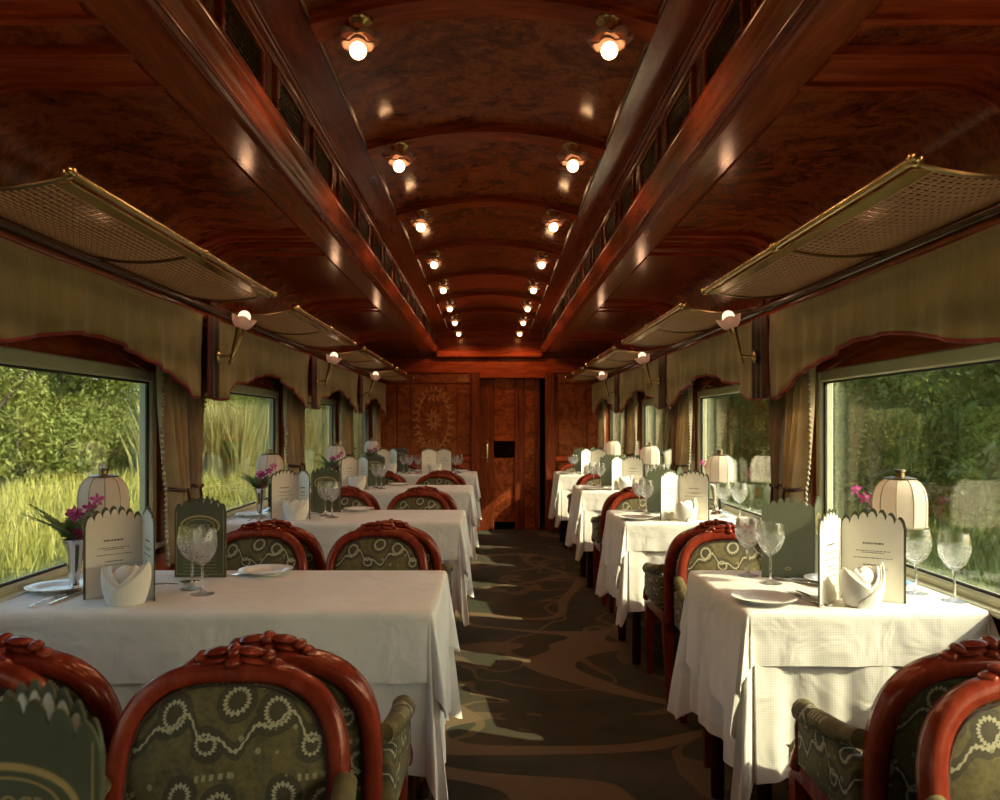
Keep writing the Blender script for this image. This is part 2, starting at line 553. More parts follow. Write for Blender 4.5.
floor = MB().box(-1.5, 1.5, Y_BACK - .1, Y_END + 2.2, -.06, 0).obj('floor', 'carpet')
tag(floor, 'dark green and brown swirl patterned carpet along the aisle', 'floor', kind='structure')

def build_wall(s, side):
    w = MB().box(s * 1.40, s * 1.50, Y_BACK, Y_END, -.06, .73).obj('wall_' + side, 'mahogany')
    tag(w, 'mahogany side wall of the car beside the %s tables' % SIDE[s], 'wall', kind='structure')
    MB().box(s * 1.40, s * 1.50, Y_BACK, Y_END, ZT + .05, 2.50).obj('wall_header', 'mahogany', w)
    MB().box(s * 1.365, s * 1.42, Y_BACK, Y_END, .735, .752, .004).obj('sill_ledge', 'frame_paint', w)
    for y in BND:
        y0, y1 = max(y - .048, Y_BACK), min(y + .048, Y_END)
        MB().box(s * 1.385, s * 1.456, y0, y1, .70, ZT + .06, .005).obj('window_post', 'mahogany_v', w)
    for c in CEN_ALL:
        MB().box(s * 1.388, s * 1.402, c - .85, c + .85, .10, .66, .006).obj('dado_panel', 'burl', w)
        # arched wooden pelmet board over the glass
        pts = [(c - .90, 1.74), (c - .90, 1.47)]
        for i in range(17):
            t = i / 16
            pts.append((c - .80 + 1.6 * t, 1.47 + .10 * math.sin(PI * t)))
        pts += [(c + .90, 1.47), (c + .90, 1.74)]
        me = MB().poly(pts, 0, .018)
        me.v = [(s * 1.378 + s * (y), x, z) for x, y, z in me.v]
        me.obj('pelmet_board', 'mahogany', w)
    return w
WALL = {-1: build_wall(-1, 'left'), 1: build_wall(1, 'right')}

# windows: painted frame, rubber seal, two panes
wi = 0
for s in (-1, 1):
    for bi, c in enumerate(CEN_ALL):
        wi += 1
        def ring(y0, y1, z0, z1, w, x0, x1, b):
            m = MB()
            m.box(x0, x1, y0, y0 + w, z0, z1, b); m.box(x0, x1, y1 - w, y1, z0, z1, b)
            m.box(x0, x1, y0 + w, y1 - w, z0, z0 + w, b); m.box(x0, x1, y0 + w, y1 - w, z1 - w, z1, b)
            return m
        fr = ring(c - GH - .055, c + GH + .055, ZB - .05, ZT + .05, .050, s * 1.398, s * 1.455, .006).obj('window_%d' % wi, 'frame_paint')
        pos = 'beside the camera end' if bi == 0 else 'at the %s %s table from the end door' % (ORD[bi - 1], SIDE[s])
        tag(fr, 'pale green framed picture window ' + pos, 'window', kind='structure')
        sl = ring(c - GH - .006, c + GH + .006, ZB - .006, ZT + .006, .014, s * 1.412, s * 1.424, .003).obj('seal', 'rubber', fr)
        for x in (XG - .012, XG + .030):
            g = MB().box(s * x, s * (x + .004), c - GH - .01, c + GH + .01, ZB - .01, ZT + .01).obj('pane', 'pane', fr)

# end wall with panels, posts and doorway
XW = 1.40
we = thing('wall_end', 'mahogany panelled end wall with inlaid veneer and sliding door', 'wall', (0, Y_END, 0), kind='structure')
def ebox(name, mat, x0, x1, z0, z1, d0=-.02, d1=.05, b=.006):
    return MB().box(x0, x1, d0, d1, z0, z1, b).obj(name, mat, we)
ebox('backing', 'mahogany_v', -1.5, -.20, -.05, 2.5, 0, .06, 0)
ebox('backing', 'mahogany_v', .66, 1.5, -.05, 2.5, 0, .06, 0)
ebox('backing', 'mahogany_v', -.20, .66, 1.86, 2.5, 0, .06, 0)
ebox('clerestory_end', 'mahogany_x', -.64, .64, 2.11, 2.44, -.02, .0, .004)
ebox('end_beam', 'mahogany_x', -.62, .62, 2.04, 2.11, -.10, .0, .012)
ebox('fascia', 'mahogany_x', -1.39, 1.39, 1.86, 2.035, -.022, .0)
ebox('post', 'mahogany_v', -.215, -.115, 0, 1.86, -.05, .06, .012)
ebox('post', 'mahogany_v', .655, .765, 0, 1.86, -.05, .06, .012)
ebox('lintel', 'mahogany_x', -.115, .655, 1.80, 1.865, -.03, .05)
for x0, x1 in ((-1.38, -1.10), (-1.085, -.935), (-.925, -.385), (-.375, -.225), (.775, .80), (.81, 1.14), (1.15, 1.38)):
    if x1 - x0 > .1:
        ebox('veneer_panel', 'burl_red', x0, x1, .90, 1.725, -.012, .0, .005)
        ebox('veneer_panel', 'burl_red', x0, x1, 1.74, 1.85, -.012, .0, .005)
        ebox('veneer_panel', 'burl', x0, x1, .12, .80, -.012, .0, .005)
ebox('dado_rail', 'mahogany_x', -1.39, -.22, .82, .88, -.03, .0, .01)
ebox('dado_rail', 'mahogany_x', .77, 1.39, .82, .88, -.03, .0, .01)
# inlaid ornament on the wide panel: an oval of leaves around a cross of petals
inl = MB()
def leafshape(cx, cz, ang, ln, wd):
    pts = []
    for i in range(8):
        t = 2 * PI * i / 8
        x = ln / 2 * math.cos(t); z = wd / 2 * math.sin(t) * (1 - .35 * math.cos(t))
        pts.append((cx + x * math.cos(ang) - z * math.sin(ang), cz + x * math.sin(ang) + z * math.cos(ang)))
    inl.poly(pts, -.0165, -.0105)
for i in range(26):
    t = 2 * PI * i / 26
    cx = -.655 + .185 * math.cos(t); cz = 1.31 + .33 * math.sin(t)
    leafshape(cx, cz, t + PI / 2 + .5, .085, .034)
    leafshape(cx + .045 * math.cos(t), cz + .045 * math.sin(t), t - .3, .06, .026)
for i in range(10):
    t = 2 * PI * i / 10
    leafshape(-.655 + .06 * math.cos(t), 1.31 + .085 * math.sin(t), t, .10, .035)
for z in (1.06, 1.56, 1.62, 1.00):
    for k in (-1, 0, 1):
        leafshape(-.655 + k * .045, z, PI / 2 + k * .5, .08, .03)
io = inl.obj('inlay', 'inlay', we); io['kind'] = 'stuff'
for cx in (-.30, .97):
    m = MB()
    inl = m
    for k in range(5):
        leafshape(cx + .02 * (k - 2), 1.795, .5 + .35 * k, .09, .026)
    m.obj('inlay', 'inlay', we)['kind'] = 'stuff'

# half open sliding door in the doorway, the vestibule behind
dr = thing('door_1', 'half open mahogany sliding door with brass handle in the end wall', 'door', (0, Y_END + .055, 0), kind='structure')
MB().box(-.115, .055, 0, .045, 0, 1.80, .006).obj('door_stile', 'mahogany_v', dr)
MB().box(-.105, -.02, -.012, .0, .86, .875, .003).obj('lock_plate', 'brass', dr)
hb = MB().box(-.040, -.012, -.014, .0, .80, 1.06, .004).obj('handle_plate', 'brass', dr)
MB().tube([(-.026, -.012, .84), (-.026, -.05, .86), (-.026, -.055, .94), (-.026, -.05, 1.02), (-.026, -.012, 1.04)], .008, 8).obj('door_handle', 'brass', hb, 40)
MB().box(.055, .30, .02, .045, 1.13, 1.80, .004).obj('door_panel', 'burl', dr)
MB().box(.055, .30, .0, .045, 1.06, 1.13, .006).obj('door_rail', 'mahogany_x', dr)
MB().box(.07, .285, .025, .035, .86, 1.06).obj('pane', 'pane', dr)
MB().box(.055, .30, .02, .045, .10, .86, .004).obj('door_panel', 'burl', dr)
MB().box(.30, .345, .0, .05, 0, 1.80, .006).obj('door_stile', 'mahogany_v', dr)
MB().box(.345, .42, .02, .06, 0, 1.80, .006).obj('door_stile', 'mahogany_v', dr)
MB().box(.42, .54, .035, .055, .0, 1.80, .004).obj('door_panel', 'burl', dr)
MB().box(.44, .52, .025, .036, 1.48, 1.55, .004).obj('door_rail', 'mahogany_x', dr)
MB().box(.54, .60, .02, .06, 0, 1.80, .006).obj('door_stile', 'mahogany_v', dr)
vb = MB()
vb.box(-.3, .8, Y_END + 1.6, Y_END + 1.65, 0, 2.2); vb.box(-.35, -.3, Y_END + .12, Y_END + 1.65, 0, 2.2)
vb.box(.8, .85, Y_END + .12, Y_END + 1.65, 0, 2.2); vb.box(-.35, .85, Y_END + .12, Y_END + 1.65, 2.0, 2.2)
tag(vb.obj('wall_vestibule', 'dark_wood'), 'dark wooden vestibule seen through the gap of the end door', 'wall', kind='structure')
tag(MB().box(-1.5, 1.5, Y_BACK - .1, Y_BACK, -.06, 2.5).obj('wall_back', 'mahogany_v'), 'mahogany wall closing the car behind the camera', 'wall', kind='structure')

# ---------------------------------------------------------------- ceiling
ceil = MB().box(-1.5, 1.5, Y_BACK - .1, Y_END + 2.2, 2.50, 2.56).obj('ceiling', 'dark_wood')
tag(ceil, 'glossy mahogany and burl veneer clerestory ceiling', 'ceiling', kind='structure')
def zc(x):                      # the vault of the raised middle
    return 2.355 + .072 * (1 - (x / .466) ** 2)
RIB = [2.2 + .98 * k for k in range(-4, 8)]
edges = [Y_BACK] + RIB + [Y_END]
for i in range(len(edges) - 1):
    y0, y1 = edges[i], edges[i + 1]
    MB().grid(lambda u, v: (-.47 + .94 * u, y0 + (y1 - y0) * v, zc(-.47 + .94 * u)), 14, 1).obj('ceiling_panel', 'burl', ceil, 60)
for y in RIB:
    m = MB()
    for dy0, dy1, dz in ((-.052, .052, .030), (-.064, -.052, .014), (.052, .064, .014)):
        n = 14
        vsn = []
        for i in range(n + 1):
            x = -.466 + .932 * i / n
            vsn.append((x, zc(x) + .004))
        for i in range(n, -1, -1):
            x = -.466 + .932 * i / n
            vsn.append((x, zc(x) - dz))
        nn = len(vsn)
        vv = [(x, y + dy0, z) for x, z in vsn] + [(x, y + dy1, z) for x, z in vsn]
        ff = [(k, (k + 1) % nn, nn + (k + 1) % nn, nn + k) for k in range(nn)]
        for i in range(n):
            a, b2 = i, i + 1; c2, d2 = nn - 1 - i - 1, nn - 1 - i
            ff.append((a, b2, c2, d2)); ff.append((nn + d2, nn + c2, nn + b2, nn + a))
        m.add(vv, ff)
    m.obj('rib', 'mahogany_x', ceil, 40)

def side_prof(d=0.0, x0=.783):
    pts = [(x0, 2.10 - d), (1.12, 2.10 - d)]
    for i in range(1, 9):
        a = PI / 2 * i / 8
        pts.append((1.12 + (.255 - d) * math.sin(a), 1.84 + (.26 - d) * math.cos(a)))
    pts.append((1.375 - d, 1.72))
    return pts
SR = [1.885 + P * k for k in range(-2, 5)]      # cross boards of the side ceiling
SR2 = [1.60 + P * k for k in range(-2, 5)]
for s in (-1, 1):
    edges = [Y_BACK] + [y for y in SR if y < Y_END] + [Y_END]
    for i in range(len(edges) - 1):
        MB().prof_y([(s * x, z) for x, z in side_prof()], edges[i], edges[i + 1]).obj('side_panel', 'burl', ceil, 50)
    for ylist, hw in ((SR, .085), (SR2, .045)):
        for y in ylist:
            if y + hw > Y_END: continue
            m = MB()
            for a, b2, d in ((y - hw, y + hw, .012), (y - hw - .012, y - hw + .012, .022), (y + hw - .012, y + hw + .012, .022)):
                A = side_prof(d); B = side_prof(-.002)
                loop = A + B[::-1]
                m.prof_y([(s * x, z) for x, z in loop], a, b2, closed=True)
                n = len(A)
                o = len(m.v) - 2 * len(loop)
                for k in range(n - 1):
                    m.f.append((o + k, o + k + 1, o + 2 * n - 2 - k, o + 2 * n - 1 - k))
                    m.f.append((o + 2 * n + k, o + 2 * n + k + 1, o + 4 * n - 2 - k, o + 4 * n - 1 - k))
            m.obj('side_rib', 'mahogany_x', ceil, 40)
    # long soffit board and the mouldings of the clerestory
    MB().prof_y([(s * x, z) for x, z in ((.80, 2.105), (.80, 2.085), (.783, 2.080), (.676, 2.080), (.668, 2.086), (.668, 2.12), (.80, 2.12))], Y_BACK, Y_END, closed=True).obj('soffit_board', 'mahogany', ceil)
    bead = [(.672, 2.10)]
    for cx, cz, r in ((.660, 2.092, .011), (.640, 2.106, .009)):
        for i in range(7):
            a = PI * 1.9 - PI * 1.1 * i / 6 - PI * .35
            bead.append((cx - r * math.cos(a - PI * .2), cz + r * math.sin(a - PI * .2)))
    bead = [(.672, 2.10), (.668, 2.086), (.660, 2.080), (.652, 2.083), (.648, 2.092), (.644, 2.094), (.638, 2.092), (.630, 2.097), (.627, 2.106),
            (.620, 2.110), (.612, 2.120), (.606, 2.134), (.602, 2.137), (.598, 2.142), (.596, 2.152), (.600, 2.163), (.606, 2.166), (.64, 2.166)]
    MB().prof_y([(s * x, z) for x, z in bead], Y_BACK, Y_END).obj('cornice_moulding', 'mahogany', ceil, 50)
    MB().prof_y([(s * x, z) for x, z in ((.64, 2.15), (.64, 2.36))], Y_BACK, Y_END).obj('clerestory_wall', 'dark_wood', ceil)
    up = [(.645, 2.325), (.628, 2.325), (.620, 2.330), (.616, 2.338), (.608, 2.340), (.602, 2.346), (.596, 2.345), (.590, 2.350), (.478, 2.350), (.474, 2.342), (.468, 2.340), (.463, 2.344), (.462, 2.362)]
    MB().prof_y([(s * x, z) for x, z in up], Y_BACK, Y_END).obj('upper_strip', 'mahogany', ceil, 40)
    MB().tube([(s * .468, Y_BACK, 2.340), (s * .468, Y_END, 2.340)], .0035, 6).obj('bead', 'old_brass', ceil, 60)
    MB().tube([(s * .640, Y_BACK, 2.090), (s * .640, Y_END, 2.090)], .0035, 6).obj('bead', 'chair_wood', ceil, 60)
    # vents
    y = 1.90 - .49 * 8
    while y + .37 < Y_END:
        if y > Y_BACK:
            fm = MB()
            x0, x1 = s * .618, s * .642
            for a, b2, c2, d2 in ((y, y + .37, 2.172, 2.196), (y, y + .37, 2.302, 2.325), (y, y + .028, 2.196, 2.302), (y + .342, y + .37, 2.196, 2.302)):
                fm.box(x0, x1, a, b2, c2, d2, .003)
            vent = fm.obj('vent_frame', 'mahogany', ceil)
            gm = MB()
            for k in range(16):
                yy = y + .034 + .302 * k / 15
                gm.box(s * .628, s * .634, yy - .0025, yy + .0025, 2.196, 2.302)
            for k in range(7):
                zz = 2.204 + .09 * k / 6
                gm.box(s * .626, s * .632, y + .028, y + .342, zz - .002, zz + .002)
            gm.obj('grille', 'old_brass', vent)
            MB().box(s * .625, s * .642, y + .40, y + .455, 2.166, 2.325, .004).obj('clerestory_post', 'mahogany_v', ceil)
        y += .49

# cornice over the valances
for s, nm in ((-1, 'trim_1'), (1, 'trim_2')):
    t = MB().prof_y([(s * x, z) for x, z in ((1.40, 1.77), (1.24, 1.77), (1.215, 1.762), (1.20, 1.745), (1.198, 1.73), (1.205, 1.715), (1.215, 1.708), (1.40, 1.708))], Y_BACK, Y_END, closed=True).obj(nm, 'mahogany', None, 50)
    tag(t, 'dark mahogany cornice rail above the valances of the %s tables' % SIDE[s], 'cornice', kind='structure')
    MB().tube([(s * 1.188, Y_BACK, 1.748), (s * 1.188, Y_END, 1.748)], .016, 10).obj('rail', 'dark_wood', t, 60)

# ---------------------------------------------------------------- ceiling rose lamps
def make_rose():
    r = thing('ceiling_rose_lamp', 'x', 'lamp')
    MB().lathe([(.001, .004), (.040, .004), (.042, -.004), (.036, -.014), (.030, -.017), (.028, -.022), (.022, -.026), (.016, -.034), (.018, -.042), (.001, -.044)], 20).obj('brass_base', 'brass', r, 50)
    def ruffle(n, amp, zamp, ph):
        def f(i, t, rr):
            k = i / 7
            w = abs(math.cos(n * (t + ph) / 2))
            return rr * (1 - amp * k * (1 - w)), zamp * k * (w - .5)
        return f
    outer = [(.016, -.040), (.032, -.049), (.046, -.058), (.056, -.062), (.063, -.061), (.068, -.056), (.069, -.054), (.064, -.057)]
    MB().lathe(outer, 40, mod=ruffle(6, .32, .013, 0)).obj('petals', 'petal', r, 70)
    inner = [(.014, -.044), (.026, -.056), (.035, -.068), (.041, -.075), (.047, -.077), (.052, -.074), (.053, -.072), (.048, -.074)]
    MB().lathe(inner, 40, mod=ruffle(5, .30, .010, .4)).obj('petals', 'petal', r, 70)
    MB().ball((0, 0, -.088), .0235, 14, 8).obj('bulb', 'bulb', r, 60)
    return r
rose = make_rose(); used = []
lamp_l = bpy.data.lights.new('rose_light', 'SPOT')       # what falls out of the open rose
lamp_l.spot_size = math.radians(165); lamp_l.spot_blend = .35
lamp_l.energy = LAMP_W; lamp_l.color = (1.0, .53, .27); lamp_l.shadow_soft_size = .03
CO = ['first', 'second', 'third', 'fourth', 'fifth', 'sixth', 'seventh', 'eighth', 'ninth', 'tenth']
for s in (-1, 1):
    for k in range(-1, 8):
        x, y = s * .345, 2.2 + .98 * k
        nth = CO[7 - k]
        o = place(rose, used, (x, y - .004, zc(x) - .022), 0.3 * k + s, 'lit pink glass rose lamp on brass base, %s from end door, row over %s tables' % (nth, SIDE[s]), 'rose lamps on the ceiling ribs')
        lo = bpy.data.objects.new('rose_light' if k >= 0 else 'rose_light_%s_offscreen' % ('window_row' if s < 0 else 'aisle_row'), lamp_l); COL.objects.link(lo)
        lo.location = (x, y, zc(x) - .150)


# ---------------------------------------------------------------- luggage racks
def make_rack():
    r = thing('luggage_rack', 'x', 'luggage rack')
    L = .77
    def sag(u): return -.028 * math.sin(PI * u)
    MB().tube([(0, -L - .02, 0), (0, L + .02, 0)], .010, 10).obj('front_rail', 'brass', r, 60)
    MB().tube([(.385, -L, .0), (.385, L, .0)], .006, 8).obj('rear_rail', 'old_brass', r, 60)
    MB().box(.006, .050, -L, L, -.018, -.012, .002).obj('edge_strip', 'brass', r)
    for y in (-L - .02, 0, L + .02):
        MB().ball((0, y, 0), .017, 12, 8).obj('finial', 'brass', r, 60)
    for y in (-L, 0, L):
        pts = [(.385 * u / 10, y, sag(u / 10) - .004) for u in range(11)]
        MB().tube(pts, .009, 6, flat=.5).obj('bracket', 'old_brass', r, 50)
    for y0, y1 in ((-L + .012, -.012), (.012, L - .012)):
        m = MB()
        n = 46
        for k in range(n + 1):
            y = y0 + (y1 - y0) * k / n
            vs_ = []; fs_ = []
            for i in range(9):
                u = i / 8; x = .045 + .335 * u; z = sag(.12 + .88 * u) + .0012 * (k % 2)
                vs_ += [(x, y - .0013, z), (x, y + .0013, z), (x, y, z + .003)]
            for i in range(8):
                a = i * 3
                fs_ += [(a, a + 1, a + 4, a + 3), (a + 1, a + 2, a + 5, a + 4), (a + 2, a, a + 3, a + 5)]
            m.add(vs_, fs_)
        n = 20
        for k in range(n + 1):
            u = k / n; x = .045 + .335 * u; z = sag(.12 + .88 * u)
            m.add([(x - .0013, y0, z), (x + .0013, y0, z), (x, y0, z + .003), (x - .0013, y1, z), (x + .0013, y1, z), (x, y1, z + .003)],
                  [(0, 1, 4, 3), (1, 2, 5, 4), (2, 0, 3, 5)])
        o = m.obj('wire_mesh', 'cane', r)
        o['kind'] = 'stuff'
    for y in (-L + .03, L - .03):
        MB().tube([(.385, y, 0), (.42, y, .03), (.48, y, .05)], .006, 6).obj('wall_arm', 'old_brass', r, 50)
    return r
rack = make_rack(); used = []
for s in (-1, 1):
    for bi, c in enumerate(CEN):
        place(rack, used, (s * .872, c + (.02 if s < 0 else -.065), 1.785), 0 if s > 0 else PI,
              'brass luggage rack with wire mesh over the %s %s table from the end door' % (ORD[bi], SIDE[s]), 'luggage racks above the windows')

# ---------------------------------------------------------------- valances, bands, sconces, curtains
def scallop(u):
    """height of the valance hem, u = distance from the bay centre"""
    a = abs(u)
    def sm(t): t = max(0, min(1, t)); return t * t * (3 - 2 * t)
    if a < .52: return 1.455 + .072 * math.cos(a / .52 * PI / 2) ** 1.3
    if a < .58: return 1.455 - .004 * (a - .52) / .06
    return 1.451 - .085 * sm((a - .58) / .22)
def make_valance():
    H = .905
    r = thing('valance', 'x', 'valance')
    def fn(u, v):
        y = -H + 2 * H * u
        zb = scallop(y); z = zb + (1.712 - zb) * v
        w = .010 * math.sin(y * 21 + 1.3) * (1 - v) ** 1.2 + .006 * math.sin(y * 47) * (1 - v) + .004 * math.sin(y * 9 + z * 14)
        return (w, y, z)
    f = MB().grid(fn, 96, 10)
    o = f.obj('fabric', 'valance', r, 60)
    md = o.modifiers.new('thickness', 'SOLIDIFY'); md.thickness = .006
    def edge(vv): return [Vector(fn(i / 96, vv)) + Vector((0, 0, 0)) for i in range(97)]
    MB().tube(edge(0), .0075, 6).obj('hem_piping', 'red_trim', r, 60)
    MB().tube(edge(1), .0065, 6).obj('top_piping', 'red_trim', r, 60)
    for u in (0, 1):
        MB().tube([fn(u, v / 8) for v in range(9)], .006, 6).obj('side_piping', 'red_trim', r, 60)
    return r
val = make_valance(); used = []
for s in (-1, 1):
    for bi, c in enumerate(CEN):
        place(val, used, (s * 1.195, c, 0), 0 if s > 0 else PI,
              'olive scalloped valance with red piping at the %s %s table window from end door' % (ORD[bi], SIDE[s]), 'olive valances over the windows')

def make_sconce():          # local +x points from the wall into the car
    r = thing('tulip_sconce', 'x', 'wall lamp')
    MB().ball((0.0, 0, 0), (.012, .018, .03), 10, 6).obj('wall_plate', 'brass', r, 60)
    MB().tube([(0, 0, 0), (.04, 0, 0), (.062, 0, .007)], .006, 8).obj('arm', 'brass', r, 60)
    tm_ = MB().lathe([(.003, -.075), (.009, -.062), (.006, -.05), (.011, -.04), (.008, -.03), (.012, .0), (.016, .05), (.021, .085), (.024, .09)], 12)
    st = tm_.obj('torch_stem', 'brass', r, 50); st.location = (.072, 0, .035); st.rotation_euler = (0, .30, 0)
    def ruf(i, t, rr):
        k = i / 5
        w = abs(math.cos(5 * t / 2))
        return rr * (1 - .25 * k * (1 - w)), .014 * k * w
    pe = MB().lathe([(.016, .085), (.034, .095), (.046, .110), (.052, .126), (.056, .130), (.050, .128)], 30, mod=ruf).obj('petals', 'petal_s', r, 70)
    pe.location = st.location; pe.rotation_euler = st.rotation_euler
    bu = MB().ball((0, 0, .142), .027, 12, 8).obj('bulb', 'bulb_s', r, 60)
    bu.location = st.location; bu.rotation_euler = st.rotation_euler
    return r
sco = make_sconce(); used = []; bused = []
band = None
sl_d = bpy.data.lights.new('sconce_light', 'POINT')
sl_d.energy = SCONCE_W; sl_d.color = (1.0, .55, .30); sl_d.shadow_soft_size = .025
for s in (-1, 1):
    for k, y in enumerate(BND[2:6]):
        nth = ['fourth', 'third', 'second', 'first'][k]
        if band is None:
            band = thing('fabric_band', 'x', 'curtain band')
            def bf(u, v):
                return (-.014 + .006 * math.cos(u * 5 * PI), -.078 + .156 * u, 1.366 + .346 * v)
            o = MB().grid(bf, 20, 4).obj('fabric', 'band', band, 60)
            md = o.modifiers.new('thickness', 'SOLIDIFY'); md.thickness = .006
            MB().tube([bf(0, 1), bf(0, 0)] + [bf(i / 10, 0) for i in range(1, 11)] + [bf(1, 1)], .005, 6).obj('piping', 'red_trim', band, 60)
        place(band, bused, (s * 1.190, y, 0), 0 if s > 0 else PI, 'dark brown fabric band between valances, %s post from end door, %s table side' % (nth, SIDE[s]), 'fabric bands on the window posts')
        place(sco, used, (s * 1.154, y, 1.545), PI if s > 0 else 0, 'brass torch sconce with pink tulip shade, %s post from end door, %s side' % (nth, SIDE[s]), 'tulip sconces on the window posts')
        lo = bpy.data.objects.new('sconce_light' if k > 0 else 'sconce_light_%s_offscreen' % ('left' if s < 0 else 'right'), sl_d); COL.objects.link(lo)
        lo.location = (s * 1.032, y, 1.772)

def make_curtain(mat):
    """hangs from the valance and is tied back towards the post; local y runs from the post (0) to the free edge"""
    r = thing('curtain', 'x', 'curtain')
    NU, NV = 40, 26
    def width(z):
        if z > .98:
            t = (z - .98) / (1.66 - .98)
            return .10 + .16 * t ** .8
        t = (.98 - z) / .36
        return .10 + .05 * t
    def fn(u, v):
        z = .68 + .98 * v
        w = width(z)
        y = .012 + w * u
        amp = .016 + .012 * (1 - abs(z - .98))
        x = amp * math.sin(u * PI * 7 + .8 * math.sin(z * 5)) + .010 * math.sin(u * 3 + z * 4)
        return (x, y, z)
    o = MB().grid(fn, NU, NV).obj('drape', mat, r, 70)
    md = o.modifiers.new('thickness', 'SOLIDIFY'); md.thickness = .004
    pm = MB()
    for i in range(46):
        p = Vector(fn(1, i / 45)) + Vector((0, .008, 0))
        pm.ball(p, .0085, 6, 4)
    q = pm.obj('pompom_trim', 'pom', r, 60); q['kind'] = 'stuff'
    MB().tube([(-.03, -.005, .99), (-.034, .06, .975), (-.028, .115, .98), (.02, .118, .985), (.03, .05, .985), (.028, -.005, .99)], .008, 6).obj('tieback', 'tie', r, 60)
    ts = MB()
    ts.tube([(-.040, .055, .975), (-.046, .052, .93), (-.044, .05, .90)], .006, 6)
    ts.lathe([(.004, .0), (.013, -.012), (.010, -.022), (.014, -.07), (.001, -.07)], 10, (-.044, .05, .90))
    ts.obj('tassel', 'tie', r, 60)
    return r
cur_a = make_curtain('curtain'); ua = []
cur_b = make_curtain('curtain_dark'); ub = []
for s in (-1, 1):
    for k, y in enumerate(BND[1:7]):
        for d in (-1, 1):
            if k == 0 and d < 0 or k == 5 and d > 0: continue
            ti = k if d > 0 else k - 1          # table index the curtain belongs to
            ti = max(0, min(4, ti))
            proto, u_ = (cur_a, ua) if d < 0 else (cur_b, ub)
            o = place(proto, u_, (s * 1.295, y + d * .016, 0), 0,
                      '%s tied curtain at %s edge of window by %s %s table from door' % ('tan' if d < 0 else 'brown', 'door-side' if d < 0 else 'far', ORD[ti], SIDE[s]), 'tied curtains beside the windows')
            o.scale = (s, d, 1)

# ---------------------------------------------------------------- tables and cloths
def drape(x0, x1, y0, y1, z, over, flare=.06, amp=.008, seed=0, lift=0.0, wall_x=0.0, wall_side=0):
    """over = overhang lengths (x0 side, x1 side, y0 side, y1 side)"""
    rnd = random.Random(seed)
    rc = .022
    per = []            # base point, outward angle, length, corner weight
    def side(ax, ay, bx, by, ang, L, n):
        for i in range(n):
            t = i / n
            per.append((ax + (bx - ax) * t, ay + (by - ay) * t, ang, L, 0))
    def corner(cx, cy, a0, La, Lb, n=22):
        for i in range(n):
            t = i / n; th = t * PI / 2
            L = min(La / max(math.cos(th), .001), Lb / max(math.sin(th), .001), 1.16 * max(La, Lb) + .02 * math.sin(th * 6))
            per.append((cx, cy, a0 + th, L, math.sin(2 * th)))
    ox0, ox1, oy0, oy1 = over
    side(x0 + rc, y0 + rc, x1 - rc, y0 + rc, -PI / 2, oy0, 44); corner(x1 - rc, y0 + rc, -PI / 2, oy0, ox1)
    side(x1 - rc, y0 + rc, x1 - rc, y1 - rc, 0, ox1, 30); corner(x1 - rc, y1 - rc, 0, ox1, oy1)
    side(x1 - rc, y1 - rc, x0 + rc, y1 - rc, PI / 2, oy1, 44); corner(x0 + rc, y1 - rc, PI / 2, oy1, ox0)
    side(x0 + rc, y1 - rc, x0 + rc, y0 + rc, PI, ox0, 30); corner(x0 + rc, y0 + rc, PI, ox0, oy0)
    n = len(per); K = 16
    vs_, uv = [], []
    ph = [rnd.uniform(0, 6.28) for _ in range(4)]
    arc = 0.0; last = None
    for j in range(K + 1):
        for i, (bx, by, a, L, cw) in enumerate(per):
            ca, sa = math.cos(a), math.sin(a)
            if j == 0: dep, out = 0.0, 0.0
            elif j == 1: dep, out = .003, rc * .7
            elif j == 2: dep, out = .012, rc
            else:
                t = (j - 2) / (K - 2)
                dep = .012 + max(0, L - .03) * t
                s_ = i * .9
                rip = amp * (math.sin(s_ * .33 + ph[0]) + .6 * math.sin(s_ * .61 + ph[1]) + .35 * math.sin(s_ * 1.3 + ph[2]))
                tt = t * (L / .35)
                out = rc + flare * dep * .6 + rip * min(tt, 1.2)
                if cw > 0:
                    fold = math.exp(-((cw - 1) / .35) ** 2)
                    out += dep * (.13 * fold - .04 * (1 - fold) * cw) + .016 * t * math.sin(a * 14 + ph[3]) * cw
                out = max(out, .004)
            px_ = bx + ca * out
            if wall_x: px_ = max(px_, -wall_x) if wall_side < 0 else min(px_, wall_x)
            vs_.append((px_, by + sa * out, z - dep + lift))
            uv.append((bx + ca * (out + dep), by + sa * (out + dep)))
    fs_ = [(j * n + i, (j + 1) * n + i, (j + 1) * n + (i + 1) % n, j * n + (i + 1) % n) for j in range(K) for i in range(n)]
    fs_.append(tuple(range(n)))
    m = MB(); m.add(vs_, fs_, uv)
    return m

